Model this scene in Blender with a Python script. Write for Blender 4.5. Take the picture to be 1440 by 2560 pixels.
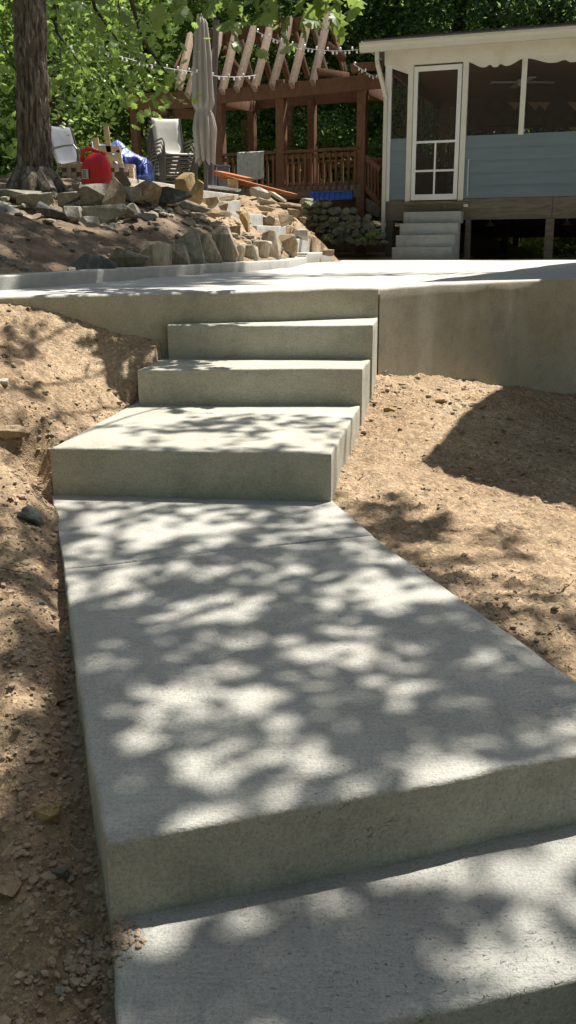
import bpy, bmesh, math, random
import numpy as np
from mathutils import Vector, Matrix, noise as mnoise
from math import sin, cos, tan, atan, atan2, radians, pi, sqrt

random.seed(7); rng = np.random.default_rng(7)
for o in list(bpy.data.objects): bpy.data.objects.remove(o)
scene = bpy.context.scene

# ------------------------------------------------------------------ camera, sky, sun
FPX, YH, CX, CY = 2300.0, 608.0, 720.0, 1280.0
PITCH = atan((CY - YH) / FPX); ROLL = radians(0.4)
CAM = np.array([0.0, 0.0, 0.26])
Fv = np.array([0, cos(PITCH), -sin(PITCH)]); R0 = np.array([1.0, 0, 0]); U0 = np.array([0, sin(PITCH), cos(PITCH)])
Rv = R0 * cos(ROLL) - U0 * sin(ROLL); Uv = R0 * sin(ROLL) + U0 * cos(ROLL)
cd = bpy.data.cameras.new('camera'); cam = bpy.data.objects.new('camera', cd); scene.collection.objects.link(cam)
cd.sensor_fit = 'VERTICAL'; cd.sensor_height = 36; cd.sensor_width = 36; cd.lens = 36 * FPX / 2560
cd.clip_start = 0.05; cd.clip_end = 500
m = Matrix(((Rv[0], Uv[0], -Fv[0], CAM[0]), (Rv[1], Uv[1], -Fv[1], CAM[1]), (Rv[2], Uv[2], -Fv[2], CAM[2]), (0, 0, 0, 1)))
cam.matrix_world = m
scene.camera = cam
scene.view_settings.view_transform = 'Standard'; scene.view_settings.look = 'None'
scene.view_settings.exposure = 0.98; scene.view_settings.gamma = 1; scene.view_settings.use_curve_mapping = False

SUN = np.array([0.39, 0.36, 1.0]); SUNn = SUN / np.linalg.norm(SUN)      # towards the sun
w = bpy.data.worlds.new('World'); scene.world = w; w.use_nodes = True
nt = w.node_tree; bg = nt.nodes['Background']; sk = nt.nodes.new('ShaderNodeTexSky')
sk.sky_type = 'NISHITA'; sk.sun_disc = False; sk.sun_elevation = math.asin(SUNn[2]); sk.sun_rotation = atan2(SUN[0], SUN[1])
sk.air_density = 1.0; sk.dust_density = 2.5
nt.links.new(sk.outputs[0], bg.inputs[0]); bg.inputs[1].default_value = 0.06
sl = bpy.data.lights.new('sun', 'SUN'); sl.energy = 5.0; sl.angle = radians(0.53); sl.color = (1.0, 0.955, 0.88)
so = bpy.data.objects.new('sun', sl); scene.collection.objects.link(so)
so.rotation_euler = Vector(SUNn).to_track_quat('Z', 'Y').to_euler(); so.location = (5, 2, 12)

# ------------------------------------------------------------------ helpers
def ray(px, py): return Fv + (px - CX) / FPX * Rv + (CY - py) / FPX * Uv
def onZ(px, py, z):
    d = ray(px, py); return CAM + d * (z - CAM[2]) / d[2]
def onY(px, py, Y):
    d = ray(px, py); return CAM + d * Y / d[1]
def onP(px, py, P0, n):
    d = ray(px, py); n = np.asarray(n, float); return CAM + d * (np.dot(np.asarray(P0) - CAM, n) / np.dot(d, n))
def xyz(p): return tuple(float(c) for c in p)

def tag(o, label=None, cat=None, group=None, kind=None):
    if label: o['label'] = label
    if cat: o['category'] = cat
    if group: o['group'] = group
    if kind: o['kind'] = kind
    return o
def link(o, parent=None):
    scene.collection.objects.link(o)
    if parent: o.parent = parent
    return o
def mesh_of(name, verts, faces, mats, smooth=False, midx=None):
    me = bpy.data.meshes.new(name)
    me.from_pydata([xyz(v) for v in verts] if not isinstance(verts, np.ndarray) else verts.tolist(), [], faces if isinstance(faces, list) else faces.tolist())
    for mt in (mats if isinstance(mats, (list, tuple)) else [mats]): me.materials.append(mt)
    if smooth: me.polygons.foreach_set('use_smooth', [True] * len(me.polygons))
    if midx is not None: me.polygons.foreach_set('material_index', midx)
    me.update(); return me
def obj(name, verts, faces, mats, parent=None, smooth=False, midx=None):
    return link(bpy.data.objects.new(name, mesh_of(name, verts, faces, mats, smooth, midx)), parent)
def empty(name, loc, label, cat, group=None, rz=0):
    o = bpy.data.objects.new(name, None); o.empty_display_size = 0.1; o.location = xyz(loc); o.rotation_euler = (0, 0, rz); link(o)
    return tag(o, label, cat, group)
def smooth_by_angle(o, a=35):
    me = o.data; me.polygons.foreach_set('use_smooth', [True] * len(me.polygons))
    try: me.set_sharp_from_angle(angle=radians(a))
    except Exception: pass

class MB:
    """collects simple solids, builds ONE mesh object"""
    def __init__(s, off=(0, 0, 0)): s.v = []; s.f = []; s.o = np.array(off, float)
    def add(s, vs, fs):
        b = len(s.v); s.v += [np.asarray(p, float) - s.o for p in vs]; s.f += [[b + i for i in f] for f in fs]; return s
    def box(s, x0, x1, y0, y1, z0, z1):
        vs = [(x, y, z) for z in (z0, z1) for y in (y0, y1) for x in (x0, x1)]
        return s.add(vs, [[0, 2, 3, 1], [4, 5, 7, 6], [0, 1, 5, 4], [2, 6, 7, 3], [0, 4, 6, 2], [1, 3, 7, 5]])
    def bar(s, p0, p1, w, h, up=(0, 0, 1), ext=0, chamfer=0):
        p0 = np.asarray(p0, float); p1 = np.asarray(p1, float); d = p1 - p0; L = np.linalg.norm(d); d /= L
        p0 = p0 - d * ext; p1 = p1 + d * ext
        a = np.cross(d, np.asarray(up, float)); a /= max(1e-9, np.linalg.norm(a)); b = np.cross(a, d)
        vs = [p + a * sa * w / 2 + b * sb * h / 2 for p in (p0, p1) for sb in (-1, 1) for sa in (-1, 1)]
        return s.add(vs, [[0, 2, 3, 1], [4, 5, 7, 6], [0, 1, 5, 4], [2, 6, 7, 3], [0, 4, 6, 2], [1, 3, 7, 5]])
    def tube(s, pts, r, n=8, cap=True):
        pts = [np.asarray(p, float) for p in pts]; rs = r if hasattr(r, '__len__') else [r] * len(pts)
        b = len(s.v); last = None; vs = []
        for i, p in enumerate(pts):
            d = pts[min(i + 1, len(pts) - 1)] - pts[max(i - 1, 0)]; d = d / max(1e-9, np.linalg.norm(d))
            if last is None:
                a = np.cross(d, (0, 0, 1)) if abs(d[2]) < .9 else np.cross(d, (1, 0, 0))
            else: a = last - d * np.dot(last, d)
            a = a / np.linalg.norm(a); last = a; c = np.cross(d, a)
            for k in range(n): vs.append(p + rs[i] * (a * cos(2 * pi * k / n) + c * sin(2 * pi * k / n)))
        fs = []
        for i in range(len(pts) - 1):
            for k in range(n):
                fs.append([i * n + k, i * n + (k + 1) % n, (i + 1) * n + (k + 1) % n, (i + 1) * n + k])
        if cap: fs += [list(range(n))[::-1], [(len(pts) - 1) * n + k for k in range(n)]]
        return s.add(vs, fs)
    def prism(s, poly, z0, z1):
        n = len(poly); vs = [(p[0], p[1], z0) for p in poly] + [(p[0], p[1], z1) for p in poly]
        return s.add(vs, [list(range(n))[::-1], list(range(n, 2 * n))] + [[i, (i + 1) % n, n + (i + 1) % n, n + i] for i in range(n)])
    def build(s, name, mat, parent=None, smooth=False, bevel=0, angle=35):
        o = obj(name, s.v, s.f, mat, parent, False)
        if bevel:
            bm = bmesh.new(); bm.from_mesh(o.data)
            bmesh.ops.recalc_face_normals(bm, faces=bm.faces)
            bmesh.ops.bevel(bm, geom=list(bm.edges), offset=bevel, segments=2, affect='EDGES', profile=.6, clamp_overlap=True)
            bm.to_mesh(o.data); bm.free()
        if smooth or bevel: smooth_by_angle(o, angle)
        return o

# vectorised value noise
def _h(ix, iy, seed): 
    n = (ix * 374761393 + iy * 668265263 + seed * 982451653) & 0x7fffffff
    n = ((n ^ (n >> 13)) * 1274126177) & 0x7fffffff
    return ((n ^ (n >> 16)) & 0xffff) / 65535.0
def vnoise(x, y, seed=0):
    x = np.asarray(x, float); y = np.asarray(y, float)
    ix = np.floor(x).astype(np.int64); iy = np.floor(y).astype(np.int64); fx = x - ix; fy = y - iy
    fx = fx * fx * (3 - 2 * fx); fy = fy * fy * (3 - 2 * fy)
    a = _h(ix, iy, seed); b = _h(ix + 1, iy, seed); c = _h(ix, iy + 1, seed); d = _h(ix + 1, iy + 1, seed)
    return (a * (1 - fx) + b * fx) * (1 - fy) + (c * (1 - fx) + d * fx) * fy - 0.5
def fbm(x, y, oct=4, seed=0, gain=.5):
    s = 0; a = 1; f = 1
    for i in range(oct): s = s + a * vnoise(x * f + 17 * i, y * f - 31 * i, seed + i); a *= gain; f *= 2.03
    return s
def tps(P, Z, lam=1e-4):
    P = np.asarray(P, float); n = len(P); Z = np.asarray(Z, float)
    def U(r2): return 0.5 * r2 * np.log(r2 + 1e-12)
    K = U(((P[:, None] - P[None]) ** 2).sum(-1)) + lam * np.eye(n); Q = np.c_[np.ones(n), P]
    A = np.block([[K, Q], [Q.T, np.zeros((3, 3))]]); wts = np.linalg.solve(A, np.r_[Z, 0, 0, 0])
    def f(x, y):
        x = np.asarray(x, float); y = np.asarray(y, float); out = wts[n] + wts[n + 1] * x + wts[n + 2] * y
        for i in range(n): out = out + wts[i] * U((x - P[i, 0]) ** 2 + (y - P[i, 1]) ** 2)
        return out
    return f

# ------------------------------------------------------------------ materials
def newmat(name):
    m = bpy.data.materials.new(name); m.use_nodes = True; nt = m.node_tree; return m, nt, nt.nodes['Principled BSDF']
def N(nt, t, **kw):
    n = nt.nodes.new(t)
    for k, v in kw.items():
        if k in n.inputs.keys(): n.inputs[k].default_value = v
        else: setattr(n, k, v)
    return n
def coord(nt, space='Object', scale=(1, 1, 1)):
    tc = nt.nodes.new('ShaderNodeTexCoord'); mp = nt.nodes.new('ShaderNodeMapping'); mp.inputs['Scale'].default_value = scale
    nt.links.new(tc.outputs[space], mp.inputs[0]); return mp.outputs[0]
def ramp(nt, fac, stops):
    r = nt.nodes.new('ShaderNodeValToRGB'); e = r.color_ramp.elements
    while len(e) < len(stops): e.new(0.5)
    for i, (p, c) in enumerate(stops): e[i].position = p; e[i].color = (*c, 1) if len(c) == 3 else c
    nt.links.new(fac, r.inputs[0]); return r.outputs[0]
def mix(nt, a, b, fac, mode='MIX'):
    n = nt.nodes.new('ShaderNodeMix'); n.data_type = 'RGBA'; n.blend_type = mode
    for s, v in ((n.inputs[0], fac), (n.inputs[6], a), (n.inputs[7], b)):
        if isinstance(v, bpy.types.NodeSocket): nt.links.new(v, s)
        else: s.default_value = v if isinstance(v, float) else (*v, 1)
    return n.outputs[2]
def bump(nt, b, h, strength=.4, dist=.01, prev=None):
    n = nt.nodes.new('ShaderNodeBump'); n.inputs['Strength'].default_value = strength; n.inputs['Distance'].default_value = dist
    nt.links.new(h, n.inputs['Height'])
    if prev: nt.links.new(prev, n.inputs['Normal'])
    nt.links.new(n.outputs[0], b.inputs['Normal']); return n.outputs[0]
def ntex(nt, co, scale, detail=4, rough=.55, dist=0):
    n = N(nt, 'ShaderNodeTexNoise'); n.inputs['Scale'].default_value = scale; n.inputs['Detail'].default_value = detail
    n.inputs['Roughness'].default_value = rough; n.inputs['Distortion'].default_value = dist; nt.links.new(co, n.inputs['Vector']); return n.outputs['Fac']
def vor(nt, co, scale, feat='F1', out='Distance', rnd=1):
    n = nt.nodes.new('ShaderNodeTexVoronoi'); n.feature = feat; n.inputs['Scale'].default_value = scale; n.inputs['Randomness'].default_value = rnd
    nt.links.new(co, n.inputs['Vector']); return n.outputs[out]
def gen_mat(name, c1, c2, scale=6, rough=.8, bscale=60, bstr=.3, bdist=.005, stretch=(1, 1, 1), space='Object', c3=None, spec=.3):
    m, nt, b = newmat(name); co = coord(nt, space, stretch)
    f = ntex(nt, co, scale, 5, .6)
    st = [(.3, c1), (.7, c2)] if c3 is None else [(.3, c1), (.55, c2), (.75, c3)]
    nt.links.new(ramp(nt, f, st), b.inputs['Base Color']); b.inputs['Roughness'].default_value = rough
    b.inputs['Specular IOR Level'].default_value = spec
    bump(nt, b, ntex(nt, co, bscale, 4, .6), bstr, bdist); return m

def concrete_mat(name, c1, c2, pits=0.0, blotch=1.2, stain=None, grain=1.0):
    m, nt, b = newmat(name); co = coord(nt)
    big = ntex(nt, co, blotch, 5, .62); mid = ntex(nt, co, 7, 6, .7, .3)
    c = ramp(nt, big, [(.3, c1), (.7, c2)])
    c = mix(nt, c, ramp(nt, mid, [(.30, (.80, .80, .79)), (.5, (1, 1, 1)), (.72, (1.10, 1.10, 1.08))]), 1.0, 'MULTIPLY')
    if stain:
        s_ = ntex(nt, coord(nt, 'Object', (.8, .8, 2.2)), 1.1, 4, .6)
        c = mix(nt, c, stain, ramp(nt, s_, [(.46, (0, 0, 0)), (.70, (.6, .6, .6))]))
    # sandy grain: salt and pepper sand grains and darker pinholes
    g1 = ntex(nt, co, 130, 3, .75); c = mix(nt, c, ramp(nt, g1, [(.34, (.66, .66, .65)), (.5, (1, 1, 1)), (.66, (1.22, 1.22, 1.20))]), .6 * grain, 'MULTIPLY')
    g2 = ntex(nt, co, 420, 2, .8); c = mix(nt, c, ramp(nt, g2, [(.32, (.82, .82, .82)), (.66, (1.12, 1.12, 1.12))]), .6 * grain, 'MULTIPLY')
    fl = vor(nt, co, 95); cf = ramp(nt, fl, [(.08, (.42, .41, .39)), (.20, (1, 1, 1))])
    sel = ntex(nt, co, 22, 3, .6); cf2 = mix(nt, (1, 1, 1), cf, ramp(nt, sel, [(.52, (0, 0, 0)), (.60, (1, 1, 1))]))
    c = mix(nt, c, cf2, .75, 'MULTIPLY')
    n1 = bump(nt, b, ntex(nt, co, 240, 3, .7), .55, .004); n1 = bump(nt, b, g1, .5, .006, n1)
    broom = ntex(nt, coord(nt, 'Object', (5, 75, 60)), 2.4, 4, .65); n1 = bump(nt, b, broom, .30, .006, n1)
    c = mix(nt, c, ramp(nt, broom, [(.3, (.90, .90, .90)), (.7, (1.07, 1.07, 1.06))]), .8, 'MULTIPLY')
    n1 = bump(nt, b, ntex(nt, co, 5, 3, .5), .4, .02, n1)
    if pits > 0:   # small elongated drag marks torn into the wet surface
        w2 = ntex(nt, co, 14, 2, .5)
        pc = N(nt, 'ShaderNodeVectorMath', operation='ADD'); nt.links.new(coord(nt, 'Object', (1.0, 2.5, 1.5)), pc.inputs[0]); nt.links.new(w2, pc.inputs[1])
        pv = vor(nt, pc.outputs[0], 27, rnd=1.0); mask = ntex(nt, co, 2.1, 3, .6)
        pm = ramp(nt, pv, [(.12, (0, 0, 0)), (.24, (1, 1, 1))]); mk = ramp(nt, mask, [(.42, (0, 0, 0)), (.56, (1, 1, 1))])
        inv = mix(nt, (1, 1, 1), pm, mk); c = mix(nt, c, mix(nt, (.42, .43, .40), (1, 1, 1), inv), float(pits), 'MULTIPLY')
        n1 = bump(nt, b, inv, .6, .008, n1)
    nt.links.new(c, b.inputs['Base Color']); b.inputs['Roughness'].default_value = .85; b.inputs['Specular IOR Level'].default_value = .2
    return m

M = {}
M['conc'] = concrete_mat('concrete_pale', (.40, .39, .36), (.48, .47, .44))
M['conc_step'] = concrete_mat('concrete_steps', (.39, .375, .315), (.48, .465, .40), stain=(.34, .31, .24))
M['conc_walk'] = concrete_mat('concrete_walk', (.36, .352, .315), (.45, .44, .398), pits=.6, stain=(.33, .31, .27))
M['conc_low'] = concrete_mat('concrete_pitted', (.32, .32, .295), (.40, .40, .37), pits=1.0, stain=(.26, .25, .22))
M['conc_wall'] = concrete_mat('concrete_wall', (.38, .352, .275), (.48, .45, .365), blotch=.9, stain=(.37, .315, .22))
M['conc_far'] = concrete_mat('concrete_far', (.42, .41, .375), (.49, .48, .445))

def dirt_mat():
    m, nt, b = newmat('dirt'); co = coord(nt)
    big = ntex(nt, co, 1.3, 5, .6); c = ramp(nt, big, [(.25, (.235, .170, .112)), (.5, (.335, .252, .172)), (.75, (.44, .345, .245))])
    mid = ntex(nt, co, 14, 5, .7); c = mix(nt, c, ramp(nt, mid, [(.3, (.72, .70, .66)), (.72, (1.22, 1.2, 1.16))]), 1.0, 'MULTIPLY')
    v = vor(nt, co, 75, out='Color'); hs = N(nt, 'ShaderNodeSeparateColor'); nt.links.new(v, hs.inputs[0])
    c = mix(nt, c, ramp(nt, hs.outputs[0], [(.0, (.6, .55, .5)), (.5, (1, 1, 1)), (.86, (1.05, 1.02, .95)), (.95, (1.6, 1.5, 1.3))]), .75, 'MULTIPLY')
    nt.links.new(c, b.inputs['Base Color']); b.inputs['Roughness'].default_value = .95; b.inputs['Specular IOR Level'].default_value = .1
    n1 = bump(nt, b, vor(nt, co, 110), .6, .007); n1 = bump(nt, b, ntex(nt, co, 45, 5, .7), .8, .014, n1); bump(nt, b, ntex(nt, co, 200, 3, .7), .6, .004, n1)
    return m
M['dirt'] = dirt_mat()
M['pebble'] = gen_mat('pebble', (.225, .163, .108), (.34, .255, .175), 40, .9, 200, .5, .003, c3=(.45, .345, .24))
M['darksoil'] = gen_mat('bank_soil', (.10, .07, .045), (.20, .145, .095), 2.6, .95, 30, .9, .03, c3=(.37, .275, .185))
M['forestfloor'] = gen_mat('forest_floor', (.06, .06, .03), (.13, .105, .055), 1.2, .95, 12, .8, .05, c3=(.10, .13, .04))
def rock_mat(name, c1, c2, c3, stretch=(1, 1, 1)):
    m, nt, b = newmat(name); co = coord(nt, 'Object', stretch)
    f = ntex(nt, co, 5, 6, .7, .6); c = ramp(nt, f, [(.28, c1), (.5, c2), (.72, c3)])
    oi = nt.nodes.new('ShaderNodeObjectInfo'); c = mix(nt, c, ramp(nt, oi.outputs['Random'], [(0, (.75, .74, .72)), (1, (1.2, 1.18, 1.12))]), 1.0, 'MULTIPLY')
    f2 = ntex(nt, co, 30, 4, .7); c = mix(nt, c, ramp(nt, f2, [(.3, (.7, .7, .7)), (.7, (1.2, 1.2, 1.2))]), .8, 'MULTIPLY')
    nt.links.new(c, b.inputs['Base Color']); b.inputs['Roughness'].default_value = .88; b.inputs['Specular IOR Level'].default_value = .2
    n1 = bump(nt, b, ntex(nt, co, 12, 6, .7, .4), .8, .03); bump(nt, b, ntex(nt, co, 60, 4, .7), .5, .008, n1); return m
M['rock_tan'] = rock_mat('rock_tan', (.17, .12, .07), (.30, .23, .15), (.42, .36, .27))
M['rock_grey'] = rock_mat('rock_grey', (.15, .135, .11), (.29, .27, .22), (.44, .415, .355))
M['rock_dark'] = rock_mat('rock_dark', (.055, .06, .058), (.10, .11, .105), (.26, .27, .26))
M['rock_pale'] = rock_mat('rock_pale', (.30, .28, .23), (.45, .42, .36), (.58, .56, .50))
M['rock_up'] = rock_mat('rock_upright', (.21, .165, .115), (.37, .31, .23), (.52, .47, .39), (3.5, 3.5, .8))
M['rock_moss'] = rock_mat('rock_mossy', (.08, .09, .055), (.17, .18, .13), (.30, .31, .26))
M['ochre'] = rock_mat('rock_ochre', (.22, .14, .06), (.36, .26, .13), (.42, .34, .22))
def wood(name, c1, c2, c3=None, s=(1, 1, 1), rough=.75, sc=5):
    m, nt, b = newmat(name); co = coord(nt, 'Object', s)
    f = ntex(nt, co, sc, 5, .65, 1.2); st = [(.3, c1), (.7, c2)] if not c3 else [(.3, c1), (.55, c2), (.75, c3)]
    c = ramp(nt, f, st); oi = nt.nodes.new('ShaderNodeObjectInfo')
    c = mix(nt, c, ramp(nt, oi.outputs['Random'], [(0, (.82, .82, .82)), (1, (1.15, 1.15, 1.15))]), 1.0, 'MULTIPLY')
    nt.links.new(c, b.inputs['Base Color']); b.inputs['Roughness'].default_value = rough; b.inputs['Specular IOR Level'].default_value = .25
    bump(nt, b, ntex(nt, co, 25, 4, .6), .4, .006); return m
M['stain'] = wood('stained_wood', (.125, .062, .034), (.215, .115, .065), s=(3, 3, 1))
M['stain_lt'] = wood('weathered_rafter', (.17, .115, .08), (.27, .195, .14), (.35, .265, .20), s=(4, 4, 2))
M['redwood'] = wood('red_lumber', (.25, .07, .02), (.42, .15, .05), s=(1, 4, 6))
M['pine'] = wood('pine_lumber', (.40, .28, .155), (.52, .385, .235), s=(3, 3, 1))
M['greywood'] = wood('weathered_beam', (.105, .085, .058), (.19, .155, .11), (.23, .20, .15), s=(1, 4, 6), sc=2.5)
M['paint'] = gen_mat('cream_paint', (.66, .61, .50), (.74, .72, .62), 3, .55, 20, .15, .004, c3=(.68, .62, .54))
M['white'] = gen_mat('white_paint', (.76, .75, .70), (.83, .82, .78), 5, .4, 30, .05, .002)
M['gutter'] = gen_mat('gutter_paint', (.60, .57, .46), (.68, .65, .54), 2, .4, 10, .03, .002)
M['siding'] = gen_mat('blue_siding', (.165, .215, .235), (.20, .25, .272), 1.5, .6, 14, .22, .006, stretch=(1, 1, 8))
M['shingle'] = gen_mat('shingle', (.06, .052, .05), (.12, .105, .10), 30, .9, 120, .8, .01)
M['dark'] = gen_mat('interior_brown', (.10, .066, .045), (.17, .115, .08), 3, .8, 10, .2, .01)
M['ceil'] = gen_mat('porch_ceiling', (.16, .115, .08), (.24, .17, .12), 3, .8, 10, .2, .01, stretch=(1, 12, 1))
M['black'] = gen_mat('crawl_shade', (.015, .012, .01), (.03, .024, .018), 3, .9, 10, .5, .01)  # near-black puts crawl space shade into the parts under the porch
M['tin'] = gen_mat('painted_metal', (.45, .45, .44), (.6, .6, .58), 4, .4, 30, .1, .002)
M['fabric'] = gen_mat('umbrella_canvas', (.31, .275, .235), (.41, .37, .32), 4, .9, 150, .2, .002, stretch=(3, 3, .5))
M['sling'] = gen_mat('sling_mesh', (.50, .48, .42), (.58, .56, .50), 8, .8, 300, .4, .002)
M['slinggrey'] = gen_mat('grey_sling_mesh', (.11, .12, .135), (.15, .16, .18), 8, .8, 300, .4, .002)
M['bronze'] = gen_mat('bronze_frame', (.075, .062, .052), (.11, .09, .075), 6, .35, 60, .05, .001, spec=.5)
M['pole'] = gen_mat('umbrella_pole', (.10, .085, .075), (.14, .12, .11), 4, .4, 30, .05, .001)
M['tarp'] = gen_mat('blue_tarp', (.035, .055, .22), (.07, .11, .36), 5, .45, 30, .3, .01, c3=(.18, .24, .50), spec=.5)
M['blue'] = gen_mat('blue_plastic', (.006, .10, .60), (.01, .16, .75), 5, .3, 60, .05, .002, spec=.5)
M['red'] = gen_mat('red_plastic', (.50, .012, .015), (.62, .02, .025), 5, .32, 40, .06, .003, spec=.5)
M['greybin'] = gen_mat('grey_bin', (.10, .11, .13), (.15, .165, .19), 5, .5, 40, .1, .003)
M['label_w'] = gen_mat('sticker', (.45, .42, .38), (.62, .6, .55), 60, .6, 20, .05, .001)
M['blackp'] = gen_mat('black_print', (.03, .03, .03), (.06, .06, .06), 60, .6, 20, .05, .001)
M['towel'] = gen_mat('patterned_cloth', (.34, .35, .32), (.50, .50, .46), 12, .95, 150, .4, .004, c3=(.42, .42, .34))
M['brick_t'] = gen_mat('paver_tan', (.50, .36, .25), (.62, .48, .36), 14, .9, 90, .4, .003)
M['brick_d'] = gen_mat('paver_red', (.17, .08, .05), (.26, .13, .09), 14, .9, 90, .4, .003)
M['wire'] = gen_mat('white_wire', (.4, .4, .4), (.5, .5, .5), 5, .5, 10, 0, .001)
M['bulb'] = gen_mat('pale_bulb', (.78, .78, .76), (.85, .85, .83), 5, .25, 10, 0, .001, spec=.6)

def bark_mat():
    m, nt, b = newmat('oak_bark'); co = coord(nt, 'Object', (1, 1, .28))
    f = ntex(nt, co, 16, 6, .75, .8); c = ramp(nt, f, [(.36, (.07, .055, .04)), (.5, (.22, .18, .14)), (.66, (.48, .42, .34))])
    nt.links.new(c, b.inputs['Base Color']); b.inputs['Roughness'].default_value = .95; b.inputs['Specular IOR Level'].default_value = .1
    bump(nt, b, f, 1.0, .05); return m
M['bark'] = bark_mat()
M['barkd'] = gen_mat('forest_bark', (.035, .028, .02), (.08, .065, .045), 8, .95, 30, .6, .03, stretch=(1, 1, .3))
def leaf_mat(name, c1, c2, trans, tmul=1.0):
    m = bpy.data.materials.new(name); m.use_nodes = True; nt = m.node_tree; nt.nodes.clear()
    out = nt.nodes.new('ShaderNodeOutputMaterial'); geo = nt.nodes.new('ShaderNodeNewGeometry')
    c = ramp(nt, geo.outputs['Random Per Island'], [(0, c1), (1, c2)])
    d = nt.nodes.new('ShaderNodeBsdfPrincipled'); d.inputs['Roughness'].default_value = .42; d.inputs['Specular IOR Level'].default_value = .55
    t = nt.nodes.new('ShaderNodeBsdfTranslucent'); tc = mix(nt, c, trans, .55); nt.links.new(tc, t.inputs[0]); nt.links.new(c, d.inputs['Base Color'])
    mx = nt.nodes.new('ShaderNodeMixShader'); mx.inputs[0].default_value = .5
    nt.links.new(d.outputs[0], mx.inputs[1]); nt.links.new(t.outputs[0], mx.inputs[2]); nt.links.new(mx.outputs[0], out.inputs[0]); return m
M['leafA'] = leaf_mat('leaf_forest', (.045, .10, .026), (.16, .26, .06), (.40, .58, .10))
M['leafB'] = leaf_mat('leaf_bluegreen', (.035, .085, .04), (.14, .23, .09), (.30, .48, .14))
M['leafC'] = leaf_mat('leaf_yellowgreen', (.09, .15, .03), (.21, .30, .06), (.50, .62, .09))
M['leafN'] = leaf_mat('leaf_oak_near', (.06, .11, .028), (.11, .17, .045), (.34, .46, .09))
def screen_mat():
    m = bpy.data.materials.new('insect_screen'); m.use_nodes = True; nt = m.node_tree; nt.nodes.clear()
    out = nt.nodes.new('ShaderNodeOutputMaterial'); t = nt.nodes.new('ShaderNodeBsdfTransparent'); d = nt.nodes.new('ShaderNodeBsdfDiffuse')
    d.inputs[0].default_value = (.12, .105, .085, 1); mx = nt.nodes.new('ShaderNodeMixShader'); mx.inputs[0].default_value = .27
    nt.links.new(t.outputs[0], mx.inputs[1]); nt.links.new(d.outputs[0], mx.inputs[2]); nt.links.new(mx.outputs[0], out.inputs[0]); return m
M['screen'] = screen_mat()

# ------------------------------------------------------------------ concrete slabs with rounded, slightly wavy arrises
def resample(poly, step=.06):
    out = []; n = len(poly)
    for i in range(n):
        a = np.array(poly[i][:2], float); b = np.array(poly[(i + 1) % n][:2], float); k = max(1, int(np.linalg.norm(b - a) / step))
        for j in range(k): out.append(a + (b - a) * j / k)
    return np.array(out)
def slab(name, poly, ztop, zbot, mat, parent=None, r=.014, step=.05, jit=.0022, seed=1, zfun=None, off=(0, 0, 0)):
    """poly counter-clockwise; top edge rounded by radius r"""
    P = resample(poly, step); n = len(P)
    T = np.roll(P, -1, 0) - np.roll(P, 1, 0); T /= np.linalg.norm(T, axis=1)[:, None] + 1e-9
    inn = np.c_[-T[:, 1], T[:, 0]]
    j = fbm(P[:, 0] * 9 + seed, P[:, 1] * 9 + P[:, 0] * 3, 3, seed) * jit * 2 + np.minimum(0, fbm(P[:, 0] * 38 + seed, P[:, 1] * 38, 3, seed + 3) + .08) * -jit * 1.6
    jz = fbm(P[:, 0] * 3 + 5 * seed, P[:, 1] * 3, 2, seed + 9) * jit * 2
    rings = []
    def ring(d, z, jw=1.0):
        q = P + inn * (d + j * jw)[:, None] if not np.isscalar(d) else P + inn * ((d + j * jw)[:, None])
        zz = (np.full(n, z) + jz * jw) if zfun is None else (zfun(q[:, 0], q[:, 1]) + (z - ztop) + jz * jw)
        rings.append(np.c_[q, zz])
    ring(0, zbot, 0)
    if zfun is not None: rings[0][:, 2] = zbot
    ring(0, ztop - r - .05)
    for a in (0, 30, 60, 90):
        ring(r * (1 - cos(radians(a))), ztop - r + r * sin(radians(a)))
    V = np.concatenate(rings) - np.array(off); F = []
    for k in range(len(rings) - 1):
        for i in range(n):
            F.append([k * n + i, k * n + (i + 1) % n, (k + 1) * n + (i + 1) % n, (k + 1) * n + i])
    F.append([(len(rings) - 1) * n + i for i in range(n)])
    o = obj(name, V, F, mat, parent); smooth_by_angle(o, 50); return o

ZA, ZB, ZC, ZW, ZL = -.178, -.367, -.557, -.76, -.93
def p2(px, py, z): return tuple(onZ(px, py, z)[:2])
# patio: one poured slab; the wall is its edge
lip = [p2(0, 740, 0), p2(240, 735.5, 0), p2(480, 729, 0), p2(720, 724, 0), p2(945, 719, 0), p2(1140, 708, 0), p2(1335, 698, 0), p2(1440, 695, 0)]
C = [p2(0, 727, 0), p2(350, 697, 0), p2(720, 670, 0), p2(770, 657, 0)]
lipN = np.array(lip)
patio_poly = [(-2.05, 4.86)] + lip + [(3.6, 8.1), (7.5, 10.5), (7.5, 13.1), (0.9, 15.35), p2(845, 655, 0), C[3], C[2], C[1], C[0]]
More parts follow.
